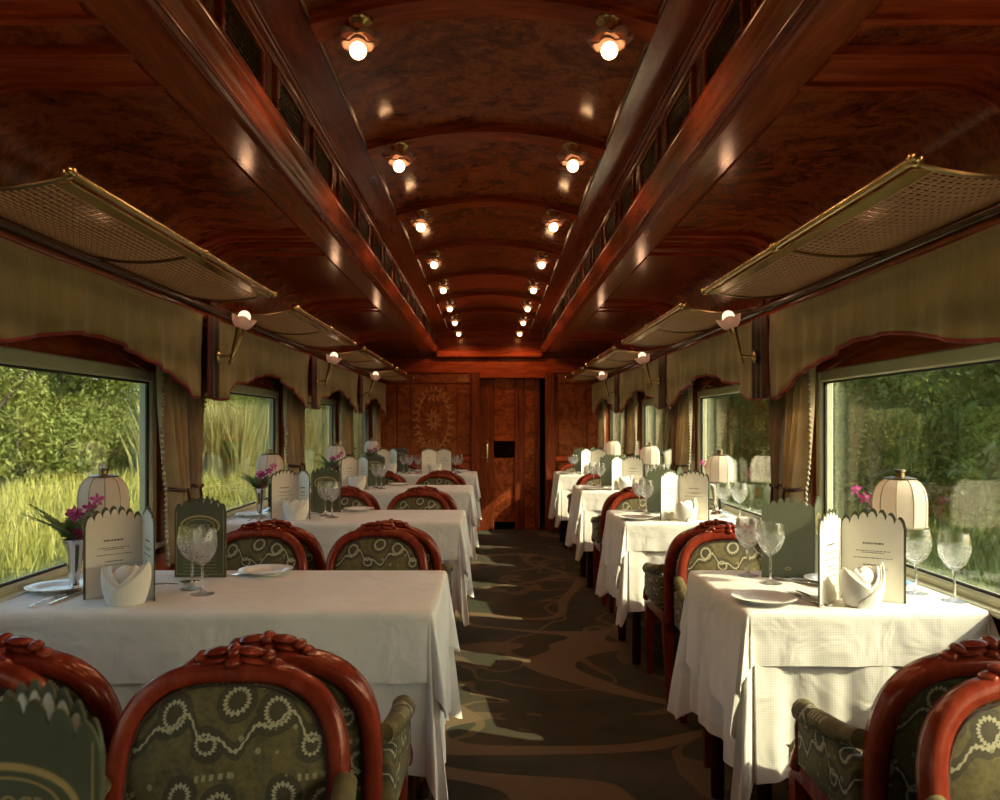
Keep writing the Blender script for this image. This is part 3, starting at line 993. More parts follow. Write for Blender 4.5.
TH = .75
def table_rect(n, s):
    c = CEN[n]
    return (-1.372, -.130, c - .312, c + .312) if s < 0 else (.700, 1.372, c - .312, c + .312)
tproto = {}; cproto = {}
for s in (-1, 1):
    for n in range(5):
        x0, x1, y0, y1 = table_rect(n, s)
        cx, cy = (x0 + x1) / 2, CEN[n]
        lab = '%s %s table from the end door' % (ORD[n], SIDE[s])
        if s not in tproto:
            t = thing('dining_table', 'x', 'table')
            hx, hy = (x1 - x0) / 2 - .012, .300
            MB().box(-hx, hx, -hy, hy, TH - .034, TH - .008, .006).obj('tabletop', 'dark_wood', t)
            MB().box(-hx + .04, hx - .04, -hy + .04, hy - .04, TH - .095, TH - .034, .004).obj('apron', 'dark_wood', t)
            for lx in (-hx + .07, hx - .07):
                for ly in (-hy + .07, hy - .07):
                    MB().lathe([(.022, 0), (.024, .05), (.020, .30), (.030, .56), (.030, .66)], 10, (lx, ly, 0), cap0=True, cap1=True).obj('leg', 'dark_wood', t, 50)
            tproto[s] = t; tt = t
            # cloths
            if s < 0:
                oc, uc = (.07, .27, .21, .21), (.10, .47, .46, .46)
            else:
                oc, uc = (.33, .07, .165, .165), (.47, .10, .47, .47)
            meU = drape(x0 - cx + .006, x1 - cx - .006, -.306, .306, TH - .0045, uc, .012, .012, 3 + s, 0, 1.378 - abs(cx), s).mesh('under_cloth', 'cloth', 60)
            meO = drape(x0 - cx, x1 - cx, -.312, .312, TH, oc, .05, .006, 11 + s, 0, 1.382 - abs(cx), s).mesh('top_cloth', 'cloth', 60)
            cproto[s] = (meU, meO)
        else:
            tt = copy_tree(tproto[s])
        tt.location = (cx, cy, 0)
        tag(tt, 'dark wooden table under white cloths, ' + lab, 'table', 'tables for %s along the car' % ('four' if s < 0 else 'two'))
        meU, meO = cproto[s]
        tag(link('under_cloth', meU, None, (cx, cy, 0)), 'long white under cloth beneath the top cloth, ' + lab, 'tablecloth', 'white under cloths')
        tag(link('top_cloth', meO, None, (cx, cy, 0)), 'white damask top cloth, ' + lab, 'tablecloth', 'white top cloths')

# ---------------------------------------------------------------- armchairs
def hoop(t, w=.205, zc_=.565, h=.215, e=2.9):
    a = PI * t
    c, s_ = math.cos(a), math.sin(a)
    return (w * (abs(c) ** (2 / e)) * (1 if c >= 0 else -1), zc_ + h * (abs(s_) ** (2 / e)))
def back_y(z):                      # the back leans away from the sitter
    return -.235 - .20 * max(0, z - .42)
def make_chair():                   # faces +y, origin on the floor under the seat
    r = thing('armchair', 'x', 'chair')
    # wooden hoop of the back
    path = [Vector((.195, back_y(.36), .36)), Vector((.200, back_y(.45), .45))]
    for i in range(29):
        x, z = hoop(i / 28)
        path.append(Vector((x, back_y(z), z)))
    path += [Vector((-.200, back_y(.45), .45)), Vector((-.195, back_y(.36), .36))]
    m = MB()
    cs = [(-.018, -.020), (-.010, -.026), (.010, -.026), (.018, -.020), (.020, 0), (.018, .020), (.010, .026), (-.010, .026), (-.018, .020), (-.020, 0)]
    vs_, fs_ = [], []
    for i, p in enumerate(path):
        d = (path[min(i + 1, len(path) - 1)] - path[max(i - 1, 0)]).normalized()
        nrm = Vector((0, 1, .20)).normalized()
        o = d.cross(nrm).normalized()
        for a, b in cs:
            vs_.append(p + o * a + nrm * b)
    k = len(cs)
    for i in range(len(path) - 1):
        for j in range(k):
            fs_.append((i * k + j, i * k + (j + 1) % k, (i + 1) * k + (j + 1) % k, (i + 1) * k + j))
    fs_ += [tuple(range(k)), tuple(reversed(range((len(path) - 1) * k, len(path) * k)))]
    m.add(vs_, fs_)
    m.obj('back_frame', 'chair_wood', r, 50)
    # padded back, front and rear faces
    for sgn, nm in ((1, 'back_pad'), (-1, 'rear_pad')):
        out = [(.188, .40)] + [hoop(i / 24, .188, .565, .197) for i in range(25)] + [(-.188, .40)]
        cx_, cz_ = 0, .57
        rings = [1.0, .97, .92, .80, .60, .35, .12]
        vs_, uv, fs_ = [], [], []
        for q, rr in enumerate(rings):
            bulge = (1 - rr ** 3) * .030
            for x, z in out:
                X = cx_ + (x - cx_) * rr; Z = cz_ + (z - cz_) * rr
                vs_.append((X, back_y(Z) + sgn * (.010 + bulge * (.9 if sgn > 0 else .35)), Z)); uv.append((X * sgn + .13, Z))
        n = len(out)
        for q in range(len(rings) - 1):
            for i in range(n):
                f = (q * n + i, q * n + (i + 1) % n, (q + 1) * n + (i + 1) % n, (q + 1) * n + i)
                fs_.append(f if sgn < 0 else f[::-1])
        fs_.append(tuple((len(rings) - 1) * n + i for i in range(n)))
        pm = MB(); pm.add(vs_, fs_, uv)
        pd = pm.obj(nm, 'uphol', r, 70)
        gimp = [(x * .985, back_y(z) + sgn * .016, cz_ + (z - cz_) * .985) for x, z in out]
        MB().tube(gimp, .0026, 5).obj('braid', 'tie', pd, 60)
    # carved crest of leaves
    cm = MB()
    def lobe(x, z, rx, rz, ang, ry=.020, dy=0.0):
        cm.ball((x, back_y(.80) + dy, z), (rx, ry, rz), 10, 6, Euler((0, -ang, 0)))
    zt = .788
    lobe(0, zt + .030, .015, .016, 0, .024, .006)
    lobe(0, zt + .012, .020, .014, 0, .030, .008)
    for sg in (-1, 1):
        lobe(sg * .031, zt + .030, .030, .0085, sg * -.12, .022, .003)
        lobe(sg * .040, zt + .014, .036, .0095, sg * -.16, .026, .006)
        lobe(sg * .058, zt - .001, .042, .0085, sg * -.12, .026, .005)
        lobe(sg * .064, zt + .020, .014, .0110, 0, .024, .002)
        lobe(sg * .082, zt + .006, .018, .0100, sg * -.5, .023, .003)
        lobe(sg * .108, zt - .008, .026, .0075, sg * -.42, .020)
    cm.obj('carved_crest', 'chair_wood', r, 60)
    # seat
    def seat_pt(u, v):
        x = (-.225 + .45 * u) * (.94 + .06 * v); y = -.235 + .435 * v
        e = min(u, 1 - u, v, 1 - v)
        z = .415 + .06 * (1 - (1 - min(e / .16, 1)) ** 2) + .012 * math.sin(PI * u) * math.sin(PI * v)
        return (x, y, z)
    MB().grid(seat_pt, 22, 22, lambda u, v: (u * .45, v * .47)).obj('seat', 'uphol', r, 70)
    MB().box(-.222, .222, -.245, .195, .345, .418, .010).obj('seat_rail', 'chair_wood', r)
    for sx in (-1, 1):
        for sy in (-1, 1):
            lm = MB()
            x, y = sx * .197, (.168 if sy > 0 else -.222)
            def sq(z, w, dx=0, dy=0): return [(x + dx - w, y + dy - w, z), (x + dx + w, y + dy - w, z), (x + dx + w, y + dy + w, z), (x + dx - w, y + dy + w, z)]
            lv = sq(0, .014, 0, -.05 if sy < 0 else 0) + sq(.10, .016, 0, -.032 if sy < 0 else 0) + sq(.30, .022) + sq(.36, .023)
            lm.add(lv, [(0, 3, 2, 1)] + [(j * 4 + i, j * 4 + (i + 1) % 4, j * 4 + 4 + (i + 1) % 4, j * 4 + 4 + i) for j in range(3) for i in range(4)])
            lm.obj('leg', 'chair_wood', r)
        # rolled, upholstered arm with a wooden scroll post in front
        am = MB()
        x = sx * .222
        pts = []; rad = []
        for i in range(9):
            t = i / 8
            pts.append((x + sx * .006 * math.sin(PI * t), -.235 + .315 * t, .600 - .055 * t ** .8)); rad.append(.021 + .008 * t)
        o = len(am.v)
        am.tube(pts, rad, 12)
        am.ball((x, .082, .545), (.030, .016, .030), 12, 6)
        am.box(x - .020, x + .020, -.235, .070, .415, .560, .008)
        for i, q in enumerate(am.v): am.uv[i] = (q[1] * .9 + .2, q[2] + abs(q[0] - x))
        am.obj('arm', 'uphol', r, 60)
        MB().tube([(x, .085, .545), (x, .100, .50), (x, .088, .455), (x + sx * .002, .105, .42), (x, .13, .39)], [.014, .016, .018, .020, .018], 8).obj('arm_post', 'chair_wood', r, 60)
    return r
chair = make_chair(); used = []
CH = []
rj = random.Random(5)
for n in range(5):
    c = CEN[n]
    # facing the end door (back to camera), then facing the camera end
    for kind in ('A', 'B'):
        if n == 0 and kind == 'A': continue
        if kind == 'A': yseat = c - .80 + .255; rot = 0
        else: yseat = c + .95 - .235; rot = PI
        for s, xs in ((-1, (('aisle', -.425), ('window', -.955))), (1, (('window', 1.01),))):
            for where, x in xs:
                seat = '' if s > 0 else where + ' seat '
                lab = 'carved red armchair, %s%s door, %s %s table from it' % (seat, 'facing the end' if kind == 'A' else 'back toward the end', ORD[n], SIDE[s])
                if kind == 'B': x -= .04 if s < 0 else -.005
                dyy = (-.075 if kind == 'B' else -.015) if s > 0 else 0
                yy = yseat
                if n == 4 and kind == 'B': yy = c + .66; 
                place(chair, used, (x + rj.uniform(-.008, .008), yy + dyy + rj.uniform(-.012, .012), 0), rot + rj.uniform(-.03, .03), lab, 'carved armchairs along the car')

# ---------------------------------------------------------------- things on the tables
def make_lamp():
    r = thing('table_lamp', 'x', 'lamp')
    MB().lathe([(.001, 0), (.050, 0), (.052, .006), (.046, .012), (.030, .016), (.014, .022), (.009, .030)], 24, cap0=True).obj('base', 'silver', r, 50)
    MB().lathe([(.009, .03), (.008, .06), (.013, .07), (.008, .08), (.008, .19), (.013, .20)], 14).obj('stem', 'black', r, 50)
    n = 10
    def panel(i, t, rr):            # flat silk panels between the seams
        q = (t % (2 * PI / n)) - PI / n
        return rr * .985 * (math.cos(PI / n) / math.cos(q)) * (1 + .006 * math.cos(n * q / 2)), 0
    prof = [(.078, .185), (.0795, .20), (.080, .23), (.080, .26), (.077, .285), (.070, .305), (.059, .320), (.046, .329), (.040, .331)]
    sh = MB().lathe(prof, n * 4, mod=panel).obj('shade', 'shade', r, 24)
    for k in range(n):
        t = 2 * PI * k / n
        MB().tube([((rr * .984) * math.cos(t), (rr * .984) * math.sin(t), z) for rr, z in prof], .0016, 5).obj('seam', 'pom', sh, 60)
    MB().lathe([(.0765, .183), (.0785, .184), (.0785, .188), (.0765, .188)], 40).obj('hem', 'pom', sh)
    MB().lathe([(.001, .330), (.046, .330), (.047, .334), (.030, .338), (.014, .340), (.013, .352), (.017, .354), (.016, .360), (.001, .362)], 20).obj('cap', 'old_brass', r, 50)
    return r
def make_vase():
    r = thing('bud_vase', 'x', 'vase')
    MB().lathe([(.001, 0), (.024, 0), (.025, .005), (.014, .012), (.012, .02), (.016, .05), (.021, .09), (.026, .13), (.033, .152), (.036, .156), (.033, .153), (.024, .13), (.018, .08), (.001, .07)], 24).obj('body', 'silver', r, 50)
    MB().lathe([(.0135, .014), (.0155, .017), (.0135, .021)], 16).obj('collar', 'silver', r, 60)
    return r
def make_fern():
    rnd = random.Random(3)
    r = thing('fern_sprig', 'x', 'plant')
    for k in range(11):
        a = 2 * PI * k / 11 + rnd.uniform(-.2, .2); ln = rnd.uniform(.10, .17); el = rnd.uniform(.35, 1.1)
        m = MB(); pts = []
        for i in range(9):
            t = i / 8
            rr = ln * t * math.cos(el * (1 - .5 * t)); z = ln * (t * math.sin(el) - .45 * t * t * (1.2 - el))
            pts.append(Vector((rr * math.cos(a), rr * math.sin(a), z)))
        m.tube(pts, .0012, 4)
        side = Vector((-math.sin(a), math.cos(a), 0))
        for i in range(1, 9):
            for q in (0, .5):
                if i + q > 8: continue
                p = pts[i] if q == 0 else (pts[i] + pts[i - 1]) / 2
                L = .038 * (1.1 - i / 9)
                d = (pts[min(i + 1, 8)] - pts[i - 1]).normalized()
                for sg in (-1, 1):
                    e = p + side * sg * L + d * L * .5
                    w = d * .0045
                    m.add([p - w, (p + e) / 2 - w * 1.1 + Vector((0, 0, .002)), e, (p + e) / 2 + w * 1.1 + Vector((0, 0, .002)), p + w], [(0, 1, 2, 3, 4)])
        m.obj('frond', 'fern', r)
    return r
def make_orchid():
    rnd = random.Random(9)
    r = thing('orchid_spray', 'x', 'flower')
    for j, (dx, h, nb) in enumerate(((.035, .19, 4), (.0, .15, 4))):
        pts = [Vector((dx * t * 2.0 * t, -.012 * t, h * t - .03 * t ** 3)) for t in [i / 10 for i in range(11)]]
        st = MB().tube(pts, .0016, 5).obj('stem', 'fern', r, 60)
        for b in range(nb):
            p = pts[10 - b * 2] + Vector((rnd.uniform(-.012, .012), rnd.uniform(-.018, 0), rnd.uniform(-.006, .008)))
            m = MB()
            yaw = rnd.uniform(-.7, .7) ; pit = rnd.uniform(-.3, .4)
            R = Euler((pit, 0, yaw)).to_matrix()
            for q in range(5):
                an = 2 * PI * q / 5 + PI / 2
                ln, wd = (.021, .010) if q in (0, 2, 3) else (.023, .014)
                vs_ = []
                for (a, w, y) in ((0, .003, 0), (.45, 1.0, -.004), (.8, .75, -.005), (1.0, .1, -.002)):
                    for sg in (-1, 1):
                        loc = Vector((math.cos(an) * ln * a - math.sin(an) * wd * .5 * w * sg, y, math.sin(an) * ln * a + math.cos(an) * wd * .5 * w * sg))
                        vs_.append(p + R @ loc)
                m.add(vs_, [(0, 1, 3, 2), (2, 3, 5, 4), (4, 5, 7, 6)])
            m.ball(p + R @ Vector((0, -.007, -.004)), (.004, .006, .004), 6, 4)
            m.obj('blossom', 'orchid' if b else 'orchid_pale', st, 60)
    return r

def leaf_outline(w, h, k=7, drop=0.0, inset=0.0):
    """card leaf with scalloped, arched top"""
    pts = [(inset * .4, 0), (w - inset, 0)]
    def top(x):
        u = x / w
        return h - .026 + .028 * math.sin(PI * min(max(u, 0), 1)) - drop
    pts.append((w - inset, top(w) - .004))
    step = (w - inset) / k
    for i in range(k - 1, -1, -1):
        a = i * step
        for t in (.85, .65, .5, .35, .15):
            pts.append((a + step * t, top(a + step * t) + .016 * math.sin(PI * t) ** .8))
        pts.append((a if i else inset * .4, top(a) - .004))
    return pts
def make_menu(ang_l, ang_r, w=.168, h=.245, front=(-1, 1)):
    """spine at the origin, leaves open towards -y; cream pages face -y, the green cover faces +y"""
    r = thing('menu_card', 'x', 'menu')
    for sg, ang in ((-1, ang_l), (1, ang_r)):
        base = Matrix.Rotation(-ang * sg, 4, 'Z') @ Matrix.Scale(sg, 4, Vector((1, 0, 0)))
        cv = MB().poly(leaf_outline(w, h), 0, .003, base).obj('cover', 'green_card', r)
        pg = MB().poly(leaf_outline(w, h, drop=.010, inset=.006), -.0015, -.0002, base).obj('page', 'cream_card', r)
        # lines of print on the page
        pm = MB()
        rnd = random.Random(4 if sg > 0 else 6)
        for z, x0, x1, hh in ((.160, .058, .112, .0050), (.140, .040, .128, .0020), (.135, .056, .112, .0020), (.120, .034, .134, .0022), (.100, .058, .108, .0028), (.090, .046, .122, .0020), (.072, .050, .118, .0020)):
            x = x0
            while x < x1:
                l = rnd.uniform(.003, .009)
                pm.poly([(x, z), (min(x + l, x1), z), (min(x + l, x1), z + hh), (x, z + hh)], -.0022, -.0014, base)
                x += l + .0022
        pm.obj('print', 'ink', pg)
        # gold oval and thin gold border on the cover
        gm = MB()
        cx, cz, N = w / 2, (.168 if sg in front else .030), 36
        for (ra, rb, wd) in (((.066, .036, .0065), (.048, .0235, .0018)) if sg in front else ((.010, .005, .0016),)):
            vs_ = []; 
            for yy in (.0030, .0038):
                for i in range(N):
                    t = 2 * PI * i / N
                    vs_.append(base @ Vector((cx + ra * math.cos(t), yy, cz + rb * math.sin(t))))
                    vs_.append(base @ Vector((cx + (ra - wd) * math.cos(t), yy, cz + (rb - wd) * math.sin(t))))
            fs_ = []
            for i in range(N):
                j = (i + 1) % N
                fs_.append((2 * N + 2 * i, 2 * N + 2 * i + 1, 2 * N + 2 * j + 1, 2 * N + 2 * j))
                fs_.append((2 * i, 2 * j, 2 * N + 2 * j, 2 * N + 2 * i)); fs_.append((2 * i + 1, 2 * N + 2 * i + 1, 2 * N + 2 * j + 1, 2 * j + 1))
            gm.add(vs_, fs_)
        for a, b, c2, d2 in () if sg not in front else ((.006, .0072, .01, .225), (w - .0072, w - .006, .01, .215), (.006, w - .006, .010, .0112)):
            gm.poly([(a, c2), (b, c2), (b, d2), (a, d2)], .003, .0036, base)
        for k in range(9 if sg in front else 0):
            z = .020 + k * .011
            gm.poly([(.03, z), (w - .03, z), (w - .03, z + .0008), (.03, z + .0008)], .003, .0034, base)
        gm.obj('gold_oval', 'gold_print', cv)
        tx = lettering('AVOCR', .020)
        if sg in front:
            # mirror so that the word reads from the outside of the cover
            vs_ = [base @ Vector((cx - p[0] * sg * 1.0 if sg > 0 else cx + p[0], .0034, cz - .007 + p[1])) for p in tx[0]]
            lm = MB(); lm.add(vs_, tx[1])
            lm.obj('lettering', 'gold_print', cv)
    return r
_let = {}
def lettering(txt, size):
    if txt in _let: return _let[txt]
    cu = bpy.data.curves.new('letters', 'FONT'); cu.body = txt; cu.size = size; cu.align_x = 'CENTER'; cu.resolution_u = 3
    o = bpy.data.objects.new('letters', cu); COL.objects.link(o)
    dg = bpy.context.evaluated_depsgraph_get()
    me = bpy.data.meshes.new_from_object(o.evaluated_get(dg))
    res = ([tuple(v.co) for v in me.vertices], [tuple(p.vertices) for p in me.polygons])
    bpy.data.objects.remove(o); bpy.data.curves.remove(cu); bpy.data.meshes.remove(me)
    _let[txt] = res
    return res
def make_napkin():
    """linen folded into a standing bud: overlapping wraps that rise to points"""
    r = thing('folded_napkin', 'x', 'napkin')
    def wrap(name, a0, a1, top, r0, r1, bulge=.008, n=28, curl=0.0):
        a0, a1 = math.radians(a0), math.radians(a1)
        def fn(u, v):
            a = a0 + (a1 - a0) * u
            z = top(u) * v
            rr = r0 + (r1 - r0) * (z / .11) + bulge * math.sin(PI * min(1, z / .11)) + .0025 * math.sin(u * 11) * v + curl * max(0, v - .7) * u
            return (rr * math.cos(a) * 1.05, rr * math.sin(a) * .80, z)
        o = MB().grid(fn, n, 12).obj(name, 'napkin', r, 70)
        md = o.modifiers.new('thickness', 'SOLIDIFY'); md.thickness = .004
    def pk(u0, zp, z0, z1):          # a point at u0, falling straight to z0 and z1 at the ends
        return lambda u: zp + (z0 - zp) * (1 - u / u0) if u < u0 else zp + (z1 - zp) * ((u - u0) / (1 - u0))
    wrap('back_fold', 0, 190, lambda u: .092 + .012 * math.sin(u * PI * 3), .036, .046)
    wrap('outer_fold', -215, -50, pk(.25, .108, .085, .016), .044, .056)
    wrap('outer_fold', 30, -135, pk(.22, .118, .085, .012), .046, .059)
    wrap('outer_fold', -205, -62, pk(.28, .104, .08, .030), .040, .049)
    wrap('outer_fold', 22, -122, pk(.25, .112, .08, .026), .042, .051)
    wrap('inner_fold', -185, -70, pk(.35, .108, .085, .045), .033, .040, .010)
    wrap('inner_fold', 5, -110, pk(.35, .112, .085, .042), .035, .042, .010)
    wrap('inner_fold', -150, -28, lambda u: .066 + .042 * math.sin(PI * u) ** .7, .030, .024, .012)
    wrap('heart_fold', -95, 70, lambda u: .080 + .026 * math.sin(PI * u) ** .6, .022, .018, .010)
    wrap('heart_fold', -180, 60, lambda u: .094 + .014 * math.sin(PI * u), .012, .008, .008)
    MB().ball((0, 0, .045), (.034, .027, .044), 14, 8).obj('core', 'napkin', r, 60)
    return r
def make_glass():
    r = thing('wine_glass', 'x', 'glass')
    MB().lathe([(.001, .0), (.034, .0), (.035, .0015), (.020, .004), (.007, .010), (.004, .016), (.0036, .06), (.004, .082), (.006, .087), (.0005, .088)], 24, cap0=True).obj('stem', 'clear', r, 50)
    def cut(i, t, rr):
        return rr * (1 + (.045 * abs(math.cos(8 * t)) if i < 6 else 0)), 0
    MB().lathe([(.0005, .086), (.006, .088), (.016, .094), (.027, .106), (.036, .124), (.0410, .143), (.0420, .160), (.0400, .160), (.0390, .143), (.034, .126), (.025, .110), (.014, .099), (.0005, .095)], 64, mod=cut).obj('cut_bowl', 'crystal', r, 20)
    MB().lathe([(.0420, .160), (.0400, .178), (.0365, .193), (.0352, .193), (.0385, .177), (.0400, .160), (.0420, .160)], 32).obj('rim', 'clear', r, 50)
    return r
def make_plate():
    r = thing('bread_plate', 'x', 'plate')
    MB().lathe([(.001, .003), (.050, .003), (.056, .005), (.064, .010), (.088, .016), (.0895, .0175), (.088, .018), (.064, .0125), (.056, .0075), (.050, .0055), (.001, .0055)], 40).obj('dish', 'porcelain', r, 50)
    MB().lathe([(.040, .0), (.046, .0), (.048, .004), (.040, .004)], 30).obj('foot_ring', 'porcelain', r, 50)
    return r
def handle(m, y0, y1, w=.004):
    m.grid(lambda u, v: ((u - .5) * 2 * (w * (.6 + .9 * v ** 2)), y0 + (y1 - y0) * v, .0015 + .004 * math.sin(PI * v) + .0018 * math.sin(PI * u)), 4, 12)
def make_spoon():
    r = thing('dessert_spoon', 'x', 'spoon')
    m = MB(); handle(m, -.02, -.14); o = m.obj('handle', 'silver', r, 60)
    md = o.modifiers.new('t', 'SOLIDIFY'); md.thickness = .002
    o = MB().grid(lambda u, v: ((u - .5) * 2 * .021 * math.sin(PI * (.06 + .90 * v)) ** .7, -.022 + .062 * v, .010 - .009 * (math.sin(PI * u) * math.sin(PI * v))), 10, 12).obj('spoon_bowl', 'silver', r, 70)
    md = o.modifiers.new('t', 'SOLIDIFY'); md.thickness = .0015
    return r
def make_fork():
    r = thing('dinner_fork', 'x', 'fork')
    m = MB(); handle(m, -.02, -.14); o = m.obj('handle', 'silver', r, 60)
    md = o.modifiers.new('t', 'SOLIDIFY'); md.thickness = .002
    m = MB()
    m.grid(lambda u, v: ((u - .5) * .022 * (.3 + .7 * min(1, v * 2)), -.022 + .032 * v, .004 - .002 * math.sin(PI * v)), 6, 6)
    for k in range(4):
        x = -.0095 + k * .0063
        m.box(x - .0014, x + .0014, .010, .055, .003, .0048)
    m.obj('tines', 'silver', r, 60)
    return r
def make_knife():
    r = thing('butter_knife', 'x', 'knife')
    MB().box(-.005, .005, -.10, .0, .0, .007, .002).obj('handle', 'silver', r)
    MB().poly([(-.007, 0), (.006, 0), (.008, .06), (.004, .095), (-.004, .10), (-.007, .09)], .0, .0015, Matrix(((1, 0, 0, 0), (0, 0, 1, 0), (0, 1, 0, .003), (0, 0, 0, 1)))).obj('blade', 'silver', r)
    return r

PR = dict(lamp=(make_lamp(), []), vase=(make_vase(), []), fern=(make_fern(), []), orchid=(make_orchid(), []), napkin=(make_napkin(), []),
          glass=(make_glass(), []), plate=(make_plate(), []), spoon=(make_spoon(), []), fork=(make_fork(), []), knife=(make_knife(), []),
          menuL=(make_menu(math.radians(47), math.radians(56)), []), menuR=(make_menu(math.radians(47), math.radians(31)), []),
          menuC=(make_menu(math.radians(22), math.radians(22)), []), menuB=(make_menu(math.radians(150), math.radians(4)), []), menuP=(make_menu(math.radians(60), math.radians(4), front=(-1,)), []))
GR = dict(lamp='table lamps by the windows', vase='silver bud vases', fern='fern sprigs in the vases', orchid='orchid sprays in the vases', napkin='folded napkins', glass='cut crystal wine glasses',
          plate='bread plates', spoon='silver spoons', fork='silver forks', knife='butter knives', menuL='menu cards', menuR='menu cards', menuC='menu cards', menuB='menu cards', menuP='menu cards')
rs = random.Random(21)
def put(key, x, y, rot, label, z=TH):
    p, u = PR[key]
    return place(p, u, (x, y, z + .0006), rot, label, GR[key])
for n in range(0, 5):
    c = CEN[n]
    for s in (-1, 1):
        tb = '%s %s table from door' % (ORD[n], SIDE[s])
        j = lambda a=.012: rs.uniform(-a, a) if n > 1 else 0
        if n == 0:
            if s < 0:
                put('menuB', -.318, c + .195, PI - .03, 'green menu card with gold oval standing alone on the %s' % tb)
            continue
        if s < 0:
            put('lamp', -1.245, c + .15, .2 * n, 'table lamp with panelled pale silk shade on the %s' % tb)
            put('vase', -1.235, c - .05 - (.03 if n > 1 else 0), 0, 'silver bud vase holding orchids on the %s' % tb)
            vx, vy = PR['vase'][0].location.x, 0
            X, Y = -1.235, c - .05 - (.03 if n > 1 else 0)
            put('fern', X, Y, .5 * n, 'green fern sprig in the vase on the %s' % tb, TH + .150)
            put('orchid', X + .01, Y - .01, .1, 'magenta orchid spray in the vase on the %s' % tb, TH + .120)
            put('menuL', -1.028 + j(), c - .055 + j(), 0.0 + j(.08), 'open menu card showing cream pages to the napkin, window side, %s' % tb)
            put('napkin', -1.005 + j(), c - .222 + j(.006), .1 + j(.3), 'white napkin folded into a bud before the menu on the %s' % tb)
            put('menuB', -.850 + j(), c + .165, PI + .06 + j(.1), 'green menu card with gold oval beside the plate, %s' % tb)
            put('glass', -.890 + j(), c - .025, 0, 'cut crystal wine glass beside its twin, window side, %s' % tb)
            put('glass', -.832 + j(), c - .098, 0, 'cut crystal wine glass nearer the aisle of a pair, %s' % tb)
            put('plate', -1.285, c - .02 - .03, 0, 'white bread plate close to the window on the %s' % tb)
            put('plate', -.735 + j(), c + .225, 0, 'white bread plate before the window seat backing the door, %s' % tb)
            put('fork', -1.232, c - .135, -.05, 'silver fork beside the window plate on the %s' % tb)
            put('knife', -1.200, c - .150, .0, 'silver butter knife beside the window plate on the %s' % tb)
            put('spoon', -.935 + j(), c + .045, -1.2, 'silver spoon behind the wine glasses on the %s' % tb)
            put('fork', -.83 + j(), c + .205, -1.1, 'silver fork between green menu and plate on the %s' % tb)
            if n == 4:
                put('menuC', -.54, c - .10, .05, 'open menu card showing cream pages, aisle side, %s' % tb)
                put('napkin', -.555, c - .21, .2, 'white napkin folded into a bud, aisle side, %s' % tb)
                put('glass', -.735, c - .10, 0, 'wine glass on window side of the aisle menu, %s' % tb)
                put('glass', -.345, c - .11, 0, 'wine glass at the aisle edge, %s' % tb)
                put('glass', -.31, c - .015, 0, 'wine glass behind the one at aisle edge, %s' % tb)
                put('plate', -.30, c + .20, 0, 'white bread plate at the aisle end of the %s' % tb)
        else:
            put('lamp', 1.295, c + .035, .1 + .25 * n, 'table lamp with panelled white silk shade on the %s' % tb)
            put('vase', 1.32, c + .20, 0, 'silver bud vase holding orchids on the %s' % tb)
            put('orchid', 1.31, c + .19, PI * .9, 'magenta orchid spray in the vase on the %s' % tb, TH + .125)
            put('menuR', 1.035 + j(), c - .140 + j(), 0.0 + j(.1), 'open menu card showing cream pages behind a napkin, %s' % tb)
            put('napkin', 1.045 + j(), c - .245 + j(.006), .3 + j(.4), 'white napkin folded into a bud before the menu, %s' % tb)
            put('menuP', 1.075 + j(), c + .155, PI + .02 + j(.1), 'plain green menu card standing before the door-end chair, %s' % tb)
            put('glass', .872 + j(), c + .190, 0, 'wine glass of the aisle pair nearer the door, %s' % tb)
            put('glass', .902 + j(), c + .065, 0, 'wine glass of the aisle pair nearer the plate, %s' % tb)
            put('glass', 1.282, c - .085, 0, 'wine glass beside the open menu at the window, %s' % tb)
            put('glass', 1.335, c - .190, 0, 'wine glass on the window edge of cloth, %s' % tb)
            put('plate', .79 + j(), c - .205, 0, 'white bread plate at the aisle corner of the %s' % tb)
            put('fork', .912 + j(), c - .135, .1, 'silver fork beside the corner plate, %s' % tb)
            put('knife', .945 + j(), c - .160, .1, 'silver butter knife beside the corner plate, %s' % tb)
            put('spoon', .965 + j(.004), c + .115, .6, 'silver spoon between wine glasses and green menu, %s' % tb)
            put('plate', 1.10, c + .06, 0, 'white bread plate before the green menu, %s' % tb)

